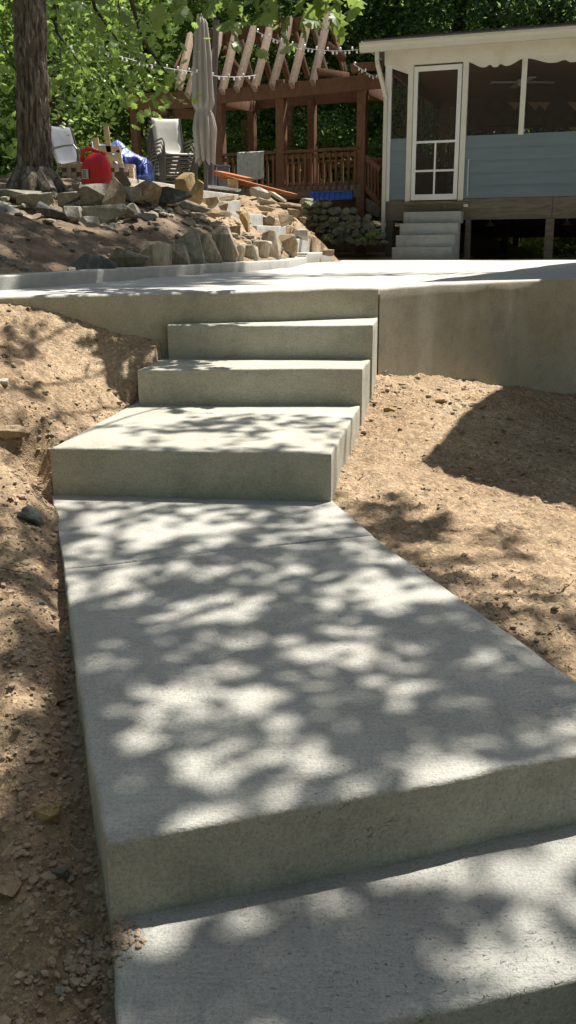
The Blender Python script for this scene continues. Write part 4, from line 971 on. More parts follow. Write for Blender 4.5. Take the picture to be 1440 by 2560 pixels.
# ------------------------------------------------------------------ terrace furniture
def patio_chair(loc, rz, label, fabric, group=None, H=1.05):
    t = empty('patio_chair', loc, label, 'chair', group, rz)
    # local: sits facing -y; back at +y
    prof = [(-.26, .40), (-.2, .425), (-.05, .41), (.10, .40), (.19, .43), (.24, .52), (.29, .68), (.33, .84), (.37, .98), (.40, 1.04), (.45, 1.05)]
    prof = [(y, z * H / 1.05) for y, z in prof]
    vs = []; fs = []
    for y, z in prof:
        for i in range(7):
            x = -.26 + .52 * i / 6; sag = -.012 * (1 - ((i - 3) / 3) ** 2); vs.append((x, y - sag * 1.2, z + sag))
    for j in range(len(prof) - 1):
        for i in range(6): fs.append([j * 7 + i, j * 7 + i + 1, (j + 1) * 7 + i + 1, (j + 1) * 7 + i])
    o = obj('sling', vs, fs, fabric, t, True); md = o.modifiers.new('thick', 'SOLIDIFY'); md.thickness = .006
    for s in (-1, 1):
        f = MB(); f.tube([(s * .272, y, z) for y, z in prof], .014, 8); f.build('side_rail', M['bronze'], t, smooth=True)
        f = MB(); f.tube([(s * .29, -.30, 0), (s * .29, -.28, .35), (s * .29, -.25, .58), (s * .29, -.19, .64), (s * .29, 0, .64), (s * .285, .22, .62), (s * .275, .27, .60)], .015, 8); f.build('arm', M['bronze'], t, smooth=True)
        f = MB(); f.tube([(s * .28, .34, 0), (s * .28, .20, .30), (s * .28, .10, .40)], .014, 8); f.build('leg', M['bronze'], t, smooth=True)
    f = MB()
    f.tube([(-.28, -.27, .38), (.28, -.27, .38)], .013, 8); f.tube([(-.28, .2, .30), (.28, .2, .30)], .012, 8); f.build('stretcher', M['bronze'], t, smooth=True)
    return t
def copy_tree(src, loc, label):
    c_ = src.copy(); scene.collection.objects.link(c_); c_.location = xyz(loc); c_['label'] = label
    for ch in src.children:
        d_ = ch.copy(); scene.collection.objects.link(d_); d_.parent = c_
    return c_
P = onZ(185, 445, TZ); P = onY(200, 440, 15.2); P[2] = TZ
patio_chair(P, radians(58), 'single grey sling patio chair beside the oak trunk', M['slinggrey'], None, .98)
P = onY(425, 440, 17.6); P[2] = TZ + .0
ch0 = patio_chair(P, radians(28), 'lowest sling chair of the nested stack behind the ochre rocks', M['sling'], 'nested sling chairs')
names = ['second', 'third', 'fourth', 'fifth', 'topmost']
for k_ in range(5):
    off = np.array([cos(radians(28 + 90)), sin(radians(28 + 90)), 0]) * -.0335 * (k_ + 1)
    copy_tree(ch0, P + off * 1.6 + np.array([.0, 0, .062 * (k_ + 1)]), names[k_] + (' sling chair, its pale sling fully seen, on the nested stack' if k_ == 4 else ' sling chair counted from the ground in the nested stack'))

# closed umbrella with its dark side mast
def folded(loc, ztop, zbot, r0):
    t = empty('closed_umbrella', loc, 'tall closed beige patio umbrella tied at the waist', 'umbrella')
    n = 72; L = 40; vs = []
    folds = 9; ph = [random.uniform(-.5, .5) for _ in range(folds)]
    zt = ztop - loc[2]; zb = zbot - loc[2]
    for j in range(L):
        q = j / (L - 1); z = zt - (zt - zb) * q
        rad = np.interp(q, [0, .02, .05, .3, .62, .665, .70, .8, 1.0], [.02, .055, .092, .148, .172, .122, .15, .185, .155])
        for i in range(n):
            a = 2 * pi * i / n; fd = abs(sin(a * folds / 2 + .5 * sin(q * 3))) ; amp = np.interp(q, [0, .1, .6, .66, .75, 1], [.1, .35, .45, .18, .5, .65])
            r = rad * (1 - amp + amp * fd * 1.1) * (1 + .05 * sin(a * 3 + q * 9)); zz = z + (0 if q < .95 else .0) - (.10 * fd * max(0, (q - .9) / .1)) + .05 * max(0, (q - .9) / .1) * sin(a * 2.0)
            vs.append((r * cos(a) * 1.05, r * sin(a), zz))
    fs = [[j * n + i, j * n + (i + 1) % n, (j + 1) * n + (i + 1) % n, (j + 1) * n + i] for j in range(L - 1) for i in range(n)]
    fs.append(list(range(n))); obj('canopy', vs, fs, M['fabric'], t, True)
    f = MB(); f.tube([(0, 0, zt + .02), (0, 0, zt - .03)], [.012, .03], 12); f.build('finial', M['fabric'], t, smooth=True)
    zs = zt - (zt - zb) * .665; f = MB(); f.tube([(0, 0, zs + .03), (0, 0, zs - .03)], [.115, .115], 20); f.build('strap', M['fabric'], t, smooth=True)
    f = MB(); f.bar((.10, -.04, zs), (.15, -.05, zs - .2), .05, .03); f.build('strap_end', M['fabric'], t, bevel=.008)
    f = MB(); f.tube([(0, 0, zt - .05), (0, 0, .0)], .032, 12); f.build('pole', M['pole'], t, smooth=True)
    f = MB(); f.tube([(0, 0, .03), (0, 0, 0)], [.25, .27], 20); f.build('base', M['pole'], t, smooth=True)
    return t
U = onY(515, 465, 16.4); zt_ = float(onY(513, 37, 16.4)[2]); zb_ = float(onY(513, 392, 16.4)[2])
um = folded([U[0], U[1], TZ], zt_, zb_, .15)
um.children[0].rotation_euler = (0, 0, 0)
a = onY(541, 50, 16.75) - np.array(um.location); b = onY(532, 300, 16.75) - np.array(um.location); c3_ = onY(526, 462, 16.6) - np.array(um.location)
f = MB(); f.tube([a, b], .05, 10); f.tube([b, c3_], [.05, .05], 10); o = f.build('side_mast', M['pole'], um, smooth=True); o['label'] = 'dark slanting side mast'

# red gas can
def gas_can():
    P = onY(243, 466, 10.0); t = empty('gas_can', P + [0, 0, -.01], 'red plastic gas can with a moulded handle on the upper rocks', 'gas can', rz=radians(8))
    prof = [(.02, .0), (.06, .035), (.20, .02), (.275, 0.0)]
    # body: loft of rounded rectangles
    secs = [(0, .150, .115, 0), (.02, .158, .12, 0), (.16, .155, .12, 0), (.22, .145, .112, .004), (.27, .122, .098, .010), (.30, .095, .08, .018), (.325, .062, .06, .024), (.335, .03, .03, .026)]
    n = 40; vs = []; fs = []
    for z, a_, b_, sh in secs:
        for i in range(n):
            th = 2 * pi * i / n; e_ = .55; cx_ = np.sign(cos(th)) * abs(cos(th)) ** e_; sy_ = np.sign(sin(th)) * abs(sin(th)) ** e_
            groove = 1 - .03 * (abs(((i * 3) % n) - n / 2) < 3) * (z > .02) * (z < .3)
            vs.append((a_ * cx_ * groove + sh, b_ * sy_ * groove, z))
    for j in range(len(secs) - 1):
        for i in range(n): fs.append([j * n + i, j * n + (i + 1) % n, (j + 1) * n + (i + 1) % n, (j + 1) * n + i])
    fs += [list(range(n))[::-1], [(len(secs) - 1) * n + i for i in range(n)]]
    o = obj('body', vs, fs, M['red'], t, True); md = o.modifiers.new('sub', 'SUBSURF'); md.levels = md.render_levels = 1
    f = MB(); f.tube([(-.135, 0, .24), (-.132, 0, .30), (-.112, 0, .352), (-.075, 0, .372), (-.03, 0, .365), (.03, 0, .340), (.05, 0, .31)], [.022, .021, .021, .021, .021, .022, .024], 12); f.build('handle', M['red'], t, smooth=True)
    f = MB(); f.tube([(.07, -.02, .30), (.09, -.03, .335)], [.034, .032], 16); f.build('cap', M['red'], t, smooth=True)
    f = MB(); f.box(-.138, -.075, -.1245, -.1200, .075, .165); lb = f.build('sticker', M['label_w'], t)
    for k_ in range(4): f = MB(); f.box(-.132, -.096, -.1262, -.1247, .088 + k_ * .019, .098 + k_ * .019); f.build('print', M['blackp'] if k_ % 2 else M['blackp'], lb)
    f = MB(); f.box(-.073, -.055, -.1245, -.1200, .085, .165); f.build('sticker', M['blackp'], t)
    return t
gas_can()

# stack of pavers laid like a checkerboard
def brick_pile():
    P = onZ(158, 441, TZ); P = onY(157, 440, 12.75); Z0 = TZ
    t = empty('paver_pile', [P[0], P[1], Z0], 'neat low pile of small tan and dark red pavers behind the gas can', 'pavers', rz=radians(2))
    W = 165 / FPX * 12.9; cols = 15; rows_ = 4; bw = W / cols; bh = .052; lib = {}
    r = random.Random(3)
    me = {}
    for key, mt in (('t', 'brick_t'), ('d', 'brick_d')):
        m_ = MB(); m_.box(-bw / 2 + .0015, bw / 2 - .0015, -.05, .05, 0, bh - .002); o = m_.build('brick', M[mt], None, bevel=.003); me[key] = o.data; bpy.data.objects.remove(o)
    for row in range(rows_):
        for c in range(cols):
            for dpt in range(3 if row == rows_ - 1 else 1):
                if row == rows_ - 1 and c > 12 and dpt == 0: continue
                kx = 'd' if ((c + row) % 2 == 0 and row != rows_ - 1 and r.random() < .8) else 't'
                o = bpy.data.objects.new('brick', me[kx]); o.location = (bw * (c + .5) + r.uniform(-.002, .002), dpt * .104 + r.uniform(-.006, .006) + (.018 if kx == 'd' else 0), row * bh); o.rotation_euler = (0, 0, r.uniform(-.03, .03)); link(o, t)
    m_ = MB(); m_.box(.01, W - .01, .07, .33, 0, bh * 3 - .003); m_.build('pile_core', M['brick_t'], t)
brick_pile()

# rough pine trestle with the blue tarp over its table
P = onY(265, 440, 14.3); P[2] = TZ; tz = np.array(P)
tr_ = empty('sawhorse', P, 'rough new pine trestle with two boards standing up behind the gas can', 'trestle')
def T(px, py, Y=14.3): return onY(px, py, Y)
for a, b, w_, h_ in ((T(238, 345), T(250, 432), .085, .04), (T(264, 312), T(280, 436), .075, .04), (T(248, 372), T(300, 374), .04, .09), (T(250, 392), T(300, 396), .05, .09), (T(296, 375), T(304, 436), .07, .04), (T(246, 420), T(300, 424), .04, .06)):
    m_ = MB(tz); m_.bar(a, b, w_, h_, up=(0, 1, 0) if abs((b - a)[2]) > .2 else (0, 0, 1)); m_.build('board', M['pine'], tr_, bevel=.003)
# tarp: draped cloth from the trestle over a box to the right
def tarp():
    top = [(228, 352), (250, 362), (275, 362), (292, 350), (305, 358), (318, 372), (336, 384), (352, 392), (366, 396)]
    bot = [(232, 378), (252, 392), (275, 395), (296, 420), (312, 436), (326, 440), (340, 440), (356, 441), (369, 438)]
    nx, nz = 56, 26; vs = []
    for j in range(nz):
        q = j / (nz - 1)
        for i in range(nx):
            t = i / (nx - 1) * (len(top) - 1); k_ = min(int(t), len(top) - 2); f_ = t - k_
            px = (top[k_][0] * (1 - f_) + top[k_ + 1][0] * f_) * (1 - q) + (bot[k_][0] * (1 - f_) + bot[k_ + 1][0] * f_) * q
            py = (top[k_][1] * (1 - f_) + top[k_ + 1][1] * f_) * (1 - q) + (bot[k_][1] * (1 - f_) + bot[k_ + 1][1] * f_) * q
            Y = 14.75 - .30 * q ** .7 + .34 * float(fbm(np.array([i * .11 + q * 1.1]), np.array([q * 1.5 + i * .03]), 4, 333, .55)[0]) * (.4 + q)
            vs.append(onY(px, py, Y))
    vs = np.array(vs); c_ = vs.mean(0); c_[2] = TZ
    # back fold: extend the top edge backwards so it has depth
    base = len(vs); ext = vs[:nx] + [0, .55, -.04]; ext2 = vs[:nx] + [0, .75, -.45]; vs = np.concatenate([vs, ext, ext2])
    fs = [[j * nx + i, j * nx + i + 1, (j + 1) * nx + i + 1, (j + 1) * nx + i] for j in range(nz - 1) for i in range(nx - 1)]
    fs += [[i + 1, i, base + i, base + i + 1] for i in range(nx - 1)] + [[base + i + 1, base + i, base + nx + i, base + nx + i + 1] for i in range(nx - 1)]
    o = obj('blue_tarp', vs - c_, fs, M['tarp'], None, True); o.location = xyz(c_); md = o.modifiers.new('thick', 'SOLIDIFY'); md.thickness = .006
    tag(o, 'crumpled blue tarp draped between the pine trestle and the chairs', 'tarp')
tarp()

# red planks leaning across, two grey bins, a crate
pl = empty('plank_stack', onY(640, 470, 17.0), 'long reddish new planks lying slanted below the deck railing', 'planks'); plo = np.array(pl.location)
for (a, b), dz in ((((541, 436), (738, 487)), 0), (((556, 446), (736, 490)), -.0), (((545, 434), (625, 452)), .03)):
    m_ = MB(plo); m_.bar(onY(a[0], a[1], 17.3) + [0, 0, dz], onY(b[0], b[1], 16.7) + [0, 0, dz], .19, .032); m_.build('plank', M['redwood'], pl, bevel=.003)
def bin_(x0, x1, y0, y1, Y, lb, mat):
    a = onY(x0, y1, Y); b = onY(x1, y0, Y); c_ = np.array([(a[0] + b[0]) / 2, Y, a[2]]); W = b[0] - a[0]; H = b[2] - a[2]
    t = empty('storage_bin', c_, lb, 'bin'); m_ = MB(); k_ = .42
    vs = [(sx_ * W * (k_ if z == 0 else .5), sy_ * W * .4 * (k_ / .5 if z == 0 else 1), z * H) for z in (0, 1) for sy_ in (-1, 1) for sx_ in (-1, 1)]
    m_.add(vs, [[0, 2, 3, 1], [4, 5, 7, 6], [0, 1, 5, 4], [2, 6, 7, 3], [0, 4, 6, 2], [1, 3, 7, 5]]); m_.build('body', mat, t, bevel=.02)
    m_ = MB(); m_.box(-W * .53, W * .53, -W * .43, W * .43, H, H + .03); m_.build('lid', mat, t, bevel=.01)
bin_(516, 542, 416, 465, 17.8, 'blue grey bin standing behind the umbrella pole', M['greybin'])
bin_(546, 574, 418, 468, 17.6, 'grey chair shaped bin left of the leaning planks', M['greybin'])
bin_(570, 596, 452, 478, 17.0, 'small brown box under the upper end of the planks', M['pine'])
# dark tabletop edge lying near the umbrella foot
m_ = MB(); a = onY(520, 466, 16.9); b = onY(600, 476, 17.0); m_.bar(a - a, b - a, .35, .03); o = m_.build('white_board', M['white'], None, bevel=.006); o.location = xyz(a + [0, 0, -.0]); tag(o, 'white edged board lying flat on the terrace wall near the umbrella', 'board')

# string lights: two strands
def strand(name, pts3, label, nb, sag):
    a, b = pts3; n = 40; path = []
    for i in range(n + 1):
        t = i / n; p = a * (1 - t) + b * t; p = p - np.array([0, 0, sag * 4 * t * (1 - t)]); path.append(p)
    c_ = np.array(a); t_ = empty(name, c_, label, 'string lights'); m_ = MB(c_); m_.tube(path, .006, 5); m_.build('cable', M['wire'], t_)
    me = None
    for i in range(nb):
        t = (i + .5) / nb; p = a * (1 - t) + b * t - np.array([0, 0, sag * 4 * t * (1 - t)]) - c_
        if me is None:
            q = MB(); q.tube([(0, 0, 0), (0, 0, -.015), (0, 0, -.024), (0, 0, -.043), (0, 0, -.054)], [.008, .009, .015, .016, .005], 8); o = q.build('bulb', M['bulb'], t_, smooth=True); me = o.data
        else: o = link(bpy.data.objects.new('bulb', me), t_)
        o.location = xyz(p); o.rotation_euler = (random.uniform(-.3, .3), random.uniform(-.3, .3) + (pi if i % 3 == 0 else 0), 0)
strand('string_lights', (onY(215, 112, 13.5), onY(485, 180, 16.2)), 'string of small clear bulbs from the oak branches to the umbrella', 26, .05)
strand('string_lights', (onY(485, 180, 16.2), onY(640, 188, 17.4)), 'faint string of bulbs running behind the crossing rafters', 12, .05)
strand('string_lights', (onY(640, 78, 17.2), onY(898, 124, 16.2)), 'string of bulbs sagging from the pergola ridge to the porch gutter', 26, .12)
strand('string_lights', (onY(884, 160, 17.6), onY(956, 200, 16.4)), 'short string of bulbs behind the downspout', 8, .02)

# twigs and wire on the dirt
def twig(p, q, r, lb, nm='twig', mat='pine', kink=.01):
    a, b = np.array(p), np.array(q); pts = [a + (b - a) * t + [0, 0, kink * sin(t * 7)] for t in np.linspace(0, 1, 6)]
    m_ = MB(a); m_.tube(pts, [r, r, r * .9, r * .8, r * .6, r * .4], 6); o = m_.build(nm, M[mat], None, smooth=True); o.location = xyz(a); tag(o, lb, nm)
def gpt(px, py, z, dz=.012): P = onZ(px, py, z); return [P[0], P[1], float(ground_z(np.array([P[0]]), np.array([P[1]]))[0]) + dz]
twig(gpt(1396, 1492, -.83), gpt(1436, 1458, -.83), .004, 'pale dry twig on the soil at the right edge')
twig(gpt(-10, 1442, -.76, .02), gpt(72, 1441, -.76, .02), .0022, 'thin black wire sticking in from the left edge', 'wire', 'bronze', .002)
twig(gpt(960, 958, -.58, .02), gpt(992, 940, -.56, .02), .005, 'grey root end sticking out at the foot of the wall', 'root', 'greywood')
twig(gpt(1160, 1010, -.7, .02), gpt(1210, 1000, -.7, .02), .003, 'thin pale root lying below the patio wall', 'root', 'pine')
#twig(gpt(270, 832, -.2, .015), gpt(282, 822, -.2, .03), .003, 'short dry root below the patio wall left of the steps', 'root', 'pine')

# ------------------------------------------------------------------ leaves
def leaves_mesh(name, C_, size, mat, smin=.7, smax=1.3, droop=.35, rg=rng, lobed=False):
    """C_: centres (n,3). Each leaf: folded blade, random direction; lobed = oak-like outline"""
    n = len(C_); s = size * rg.uniform(smin, smax, n)
    nrm = rg.normal(0, 1, (n, 3)); nrm[:, 2] = np.abs(nrm[:, 2]) + .6; nrm /= np.linalg.norm(nrm, axis=1)[:, None]
    d = rg.normal(0, 1, (n, 3)); d[:, 2] -= droop; d -= nrm * (d * nrm).sum(1)[:, None]; d /= np.linalg.norm(d, axis=1)[:, None]; b = np.cross(nrm, d)
    if lobed:
        out = [(0, .02), (.10, .10), (.26, .10), (.18, .24), (.42, .34), (.24, .44), (.50, .62), (.24, .66), (.22, .86), (.0, 1.0)]
        pts = [(x, y) for x, y in out] + [(-x, y) for x, y in out[1:-1][::-1]]
        k = len(pts)
        arr = np.array(pts); lift = -.22 * np.abs(arr[:, 0]) + -.25 * arr[:, 1] ** 2
        V = C_[:, None] + s[:, None, None] * (arr[None, :, 1, None] * d[:, None] + arr[None, :, 0, None] * b[:, None] + lift[None, :, None] * nrm[:, None])
        mid = C_[:, None] + s[:, None, None] * .5 * d[:, None] - .04 * s[:, None, None] * nrm[:, None]
        V = np.concatenate([V, mid], 1); kk = k + 1
        F = np.array([[i, (i + 1) % k, k] for i in range(k)]); Fa = (F[None] + (np.arange(n) * kk)[:, None, None]).reshape(-1, 3)
        return mesh_of(name, V.reshape(-1, 3), Fa, mat)
    arr = np.array([(0, 0), (.33, .45), (0, 1.0), (-.33, .45)]); lift = np.array([0, .10, -.12, .10])
    V = C_[:, None] + s[:, None, None] * (arr[None, :, 1, None] * d[:, None] + arr[None, :, 0, None] * b[:, None] + lift[None, :, None] * nrm[:, None])
    F = np.array([[0, 1, 2], [0, 2, 3]]); Fa = (F[None] + (np.arange(n) * 4)[:, None, None]).reshape(-1, 3)
    return mesh_of(name, V.reshape(-1, 3), Fa, mat)
def crown_points(rx, ry, rz, nclump, per, rg, layer=True):
    pts = []
    for _ in range(nclump):
        v = rg.normal(0, 1, 3); v /= np.linalg.norm(v); r = rg.uniform(.35, 1) ** .5; c = v * r * [rx, ry, rz]
        sp = rg.uniform(.14, .34) * min(rx, 2.2) * .55
        q = rg.normal(0, 1, (per, 3)) * [sp * 1.5, sp * 1.5, sp * (.35 if layer else .8)] + c
        pts.append(q)
    return np.concatenate(pts)
CR = []
for i, (mt, nc, per, sz) in enumerate((('leafA', 250, 50, .098), ('leafB', 235, 50, .095), ('leafC', 225, 50, .10), ('leafA', 250, 50, .092), ('leafB', 235, 50, .105))):
    CR.append(leaves_mesh('crown_leaves', crown_points(2.0, 1.8, 4.0, nc, per, np.random.default_rng(100 + i)), sz, M[mt]))
SH = [leaves_mesh('shrub_leaves', crown_points(1.4, 1.0, 1.3, 130, 66, np.random.default_rng(200 + i)), .085, M[mt]) for i, mt in enumerate(('leafB', 'leafA', 'leafC'))]
def trunk_mesh(h, r, seed, bend=.22, branches=5):
    r_ = random.Random(seed); m_ = MB(); pts = []; x = y = 0
    for k in range(9):
        z = h * k / 8; pts.append((x, y, z)); x += r_.uniform(-bend, bend) * .35; y += r_.uniform(-bend, bend) * .35
    m_.tube(pts, [r * (1 - .07 * k) * (1.25 if k == 0 else 1) for k in range(9)], 9)
    for b in range(branches):
        k = r_.randint(3, 7); p = np.array(pts[k]); a = r_.uniform(0, 2 * pi); L = r_.uniform(1.0, 1.8)
        m_.tube([p, p + [L * .5 * cos(a), L * .5 * sin(a), L * .35], p + [L * cos(a), L * sin(a), L * .85]], [r * .3, r * .2, r * .06], 6)
    o = m_.build('trunk', M['barkd'], None, smooth=True); me = o.data; bpy.data.objects.remove(o); return me
TR = [trunk_mesh(10, .15, 1), trunk_mesh(11, .20, 2), trunk_mesh(10, .10, 3, .35), trunk_mesh(12, .26, 4, .15)]
tp = random.Random(11)
ti = 0
def put_tree(x, y, cz, s, label, ck=None, tk=None):
    global ti
    z = float(far_z(np.array([x]), np.array([y]))[0]); 
    if y < 20 and x < 1: z = .9
    r_ = empty('forest_tree', (x, y, z), label, 'tree', 'woodland trees behind the yard', tp.uniform(0, 6.28))
    t_ = link(bpy.data.objects.new('trunk', TR[tp.randrange(4) if tk is None else tk]), r_)
    c_ = link(bpy.data.objects.new('crown', CR[tp.randrange(5) if ck is None else ck]), r_); c_.location = (0, 0, cz); c_.scale = (s, s, s * tp.uniform(.9, 1.1)); c_.rotation_euler = (0, 0, tp.uniform(0, 6.28))
    return r_
# trees seen one behind the other; label by their place
rowsY = [(21.5, 11, 9.0), (25.5, 9, 10.5), (30.5, 9, 12.5), (36, 10, 15), (43, 12, 18)]
ordn = ['nearest', 'second', 'third', 'fourth', 'farthest']; ordx = ['first', 'second', 'third', 'fourth', 'fifth', 'sixth', 'seventh', 'eighth', 'ninth', 'tenth', 'eleventh', 'twelfth', 'thirteenth']
for ri, (Y, n_, hw) in enumerate(rowsY):
    for k_ in range(n_):
        x = -hw + 2 * hw * (k_ + .5) / n_ + tp.uniform(-.5, .5); y = Y + tp.uniform(-.9, .9)
        if ri == 0 and x > -3.6: y += 3.6
        ck = tp.choice([0, 2, 3, 2]) if (x < -2 and ri < 2) else tp.choice([0, 1, 3, 4, 1])
        put_tree(x, y, tp.uniform(3.8, 5.6) + (ri > 2) * 1.5, tp.uniform(.95, 1.25) * (1.15 if ri > 1 else 1), 'leafy woodland tree, %s from the left in the %s row of the woods' % (ordx[k_], ordn[ri]), ck)
# unseen trees beside and behind the photographer, added to block low sky light
for k_, (x, y, s, cz) in enumerate([(-13, 2, 1.6, 6), (-12, 8, 1.5, 6), (-14, -4, 1.7, 7), (-11, 14, 1.4, 6), (-10, -10, 1.8, 7), (-5, -13, 1.8, 7), (0, -12, 1.8, 7), (6, -13, 1.8, 7), (12, -11, 1.8, 7), (17, -6, 1.7, 6), (-16, 6, 1.8, 8), (-8, -16, 2, 8), (3, -17, 2, 9), (10, -17, 2, 9), (19, 0, 1.7, 6), (-7, -7, 1.3, 6), (-2.5, -8.5, 1.3, 6), (8, -8, 1.4, 6)]):
    r_ = put_tree(x, y, cz, s, 'leafy tree added outside the picture to block low sky', [0, 3, 4][k_ % 3]); r_['group'] = 'trees around the clearing'; r_.location.z = -1.2
# understory shrubs along the wood's edge
for k_ in range(15):
    x = -9.2 + k_ * 1.25 + tp.uniform(-.3, .3); y = 20.9 + tp.uniform(-.6, .8) + (1.6 if x > -3.2 else 0)
    z = float(far_z(np.array([x]), np.array([y]))[0]); z = max(z, .9) if x < 1 else z
    r_ = bpy.data.objects.new('shrub', SH[tp.randrange(3)]); r_.location = (x, y, z + .7); s = tp.uniform(.75, 1.15); r_.scale = (s, s, s); r_.rotation_euler = (0, 0, tp.uniform(0, 6)); link(r_)
    tag(r_, 'dark leafy understory shrub, %s from the left along the edge of the woods' % (['first', 'second', 'third', 'fourth', 'fifth', 'sixth', 'seventh', 'eighth', 'ninth', 'tenth', 'eleventh', 'twelfth', 'thirteenth', 'fourteenth', 'fifteenth'][k_]), 'shrub', 'understory shrubs')
# the deep wood that reads as one mass
g_ = np.random.default_rng(5); nW = 42000
xw = g_.uniform(-36, 36, nW); yw = g_.uniform(46, 56, nW); zw = g_.uniform(0, 1, nW) ** 1.05 * 21 + .5; dens = fbm(xw * .25, zw * .4, 3, 501); kp = dens > -.12 + .10 * (zw > 13)
tag(link(bpy.data.objects.new('deep_woods', leaves_mesh('deep_woods', np.c_[xw, yw, zw][kp], .55, M['leafA'], rg=g_))), 'dense mass of leaves closing the far woods', 'woods', kind='stuff')
# bright low leafy sapling between shrubs
# ------------------------------------------------------------------ the big oak at the left
oak = empty('oak_tree', onY(88, 478, 10.3), 'tall oak with rough furrowed bark standing on the rocky bank at left', 'tree'); oo = np.array(oak.location); 
pxs = [(500, 90, 52), (480, 89, 47), (460, 89, 42), (430, 88, 39), (400, 87, 38), (300, 83, 36.5), (200, 80, 35.5), (100, 77, 34.5), (0, 75, 34), (-200, 70, 34), (-600, 66, 33)]
nS = 110; vs = []; ringz = []
zs_ = np.linspace(-.18, 8.5, 190) ** 1.0
yy = [float(onY(c, p, 10.3)[2]) - oo[2] for p, c, r in pxs]; xx = [float(onY(c, p, 10.3)[0]) - oo[0] for p, c, r in pxs]; rr_ = [r * 10.3 / FPX for p, c, r in pxs]
order = np.argsort(yy); yy = np.array(yy)[order]; xx = np.array(xx)[order]; rr_ = np.array(rr_)[order]
th = np.linspace(0, 2 * pi, nS, endpoint=False)
for z in zs_:
    cx = np.interp(z, yy, xx); r = np.interp(z, yy, rr_) * .98
    if z > 3.5: r *= max(.6, 1 - (z - 3.5) * .06)
    root = max(0, .22 - z) / .22
    lob = 1 + root * .16 * np.cos(th * 5 + .6)
    t2 = th * 9
    n1 = np.abs(fbm(np.cos(th) * 5.5 + np.sin(th) * 2.2 + 7, z * 2.6 + np.sin(th) * 3.5 + np.zeros(nS), 4, 700, .6)) 
    n2 = fbm(th * 14 / (2 * pi) * 2.2, z * 9 + np.zeros(nS), 3, 720)
    rr2 = r * lob * (1 - .02) + (-n1 * .075 + n2 * .030 + .015)
    vs.append(np.c_[cx + rr2 * np.cos(th), rr2 * np.sin(th), np.full(nS, z)])
vs = np.concatenate(vs); i = np.arange(len(zs_) * nS).reshape(len(zs_), nS); j2 = np.roll(i, -1, 1)
F = np.stack([i[:-1], j2[:-1], j2[1:], i[1:]], -1).reshape(-1, 4)
obj('trunk', vs, F, M['bark'], oak, True)
# root flare spurs
for a, L in ((-2.4, .22), (-.8, .32), (.1, .26), (-1.6, .15)):
    m_ = MB(); m_.tube([(.10 * cos(a), .10 * sin(a), .16), (.22 * cos(a), .22 * sin(a), .03), ((.22 + L) * cos(a) * .8, (.22 + L) * sin(a) * .8, -.10)], [.12, .10, .03], 10); m_.build('root', M['bark'], oak, smooth=True)
# its leafy branches, hanging into view at the left of the picture and shading the bank
def limb(par, off, pts, r0, name='branch', mat='barkd'):
    m_ = MB(off); n_ = len(pts); m_.tube(pts, [r0 * (1 - .8 * k / (n_ - 1)) for k in range(n_)], 7); m_.build(name, M[mat], par, smooth=True)
def leafy(par, off, spots, size, per, mat, seed, lobed=True, sp=(.17, .17, .07)):
    g2 = np.random.default_rng(seed); P_ = []
    for c in spots: P_.append(np.asarray(c) - off + g2.normal(0, 1, (per, 3)) * sp)
    return link(bpy.data.objects.new('foliage', leaves_mesh('foliage', np.concatenate(P_), size, M[mat], rg=g2, lobed=lobed, droop=.7)), par)
topP = oo + [.0, 0, 3.4]
sp_ = []
g3 = np.random.default_rng(44)
for px, py, Y in ((140, 20, 11.5), (190, 70, 11.5), (240, 30, 11), (210, 130, 12), (260, 100, 11), (300, 60, 10.8), (330, 110, 10.8), (290, 160, 11.4), (340, 170, 11.2), (380, 90, 10.5), (400, 140, 10.6), (375, 200, 11), (408, 205, 10.9), (420, 230, 10.8), (345, 225, 11.4), (160, 180, 12.5), (230, 200, 12.5), (280, 225, 12.2), (180, 250, 13), (150, 320, 14.2), (240, 270, 13)):
    sp_.append(onY(px, py, Y))
    if py < 210: sp_.append(onY(px + g3.uniform(-25, 25), py + g3.uniform(-25, 25), Y + .3))
leafy(oak, oo, sp_, .088, 15, 'leafA', 45, sp=(.16, .19, .09)); 
leafy(oak, oo, [onY(px, py, 13.2) for px, py in ((150, 60), (200, 20), (260, 0), (350, 20), (420, 40), (180, 140), (130, 120), (320, 250), (150, 220), (20, 60), (10, 160), (15, 250), (8, 330))], .14, 40, 'leafA', 46, sp=(.3, .3, .15))
for tgt in ((300, 110, 11), (420, 190, 10.8), (200, 160, 12)):
    e_ = onY(*tgt); limb(oak, oo, [topP - [0, 0, .2], topP + [.5, .1, .5], (topP + e_) / 2 + [0, 0, .9], e_ + [-.25, 0, .35], e_], .05)

# ------------------------------------------------------------------ maple overhead: its crown is above the picture and throws the dappled shade
tree2 = empty('shade_tree', (3.9, -4.5, -1.0), 'tall shade tree whose lowest leaves hang into the top of the picture', 'tree'); t2o = np.array(tree2.location)
limb(tree2, t2o, [t2o, t2o + [0, 0, 3], t2o + [.1, .2, 6], t2o + [0, .8, 9]], .32, 'trunk', 'bark')
Ls = SUN / SUN[2]
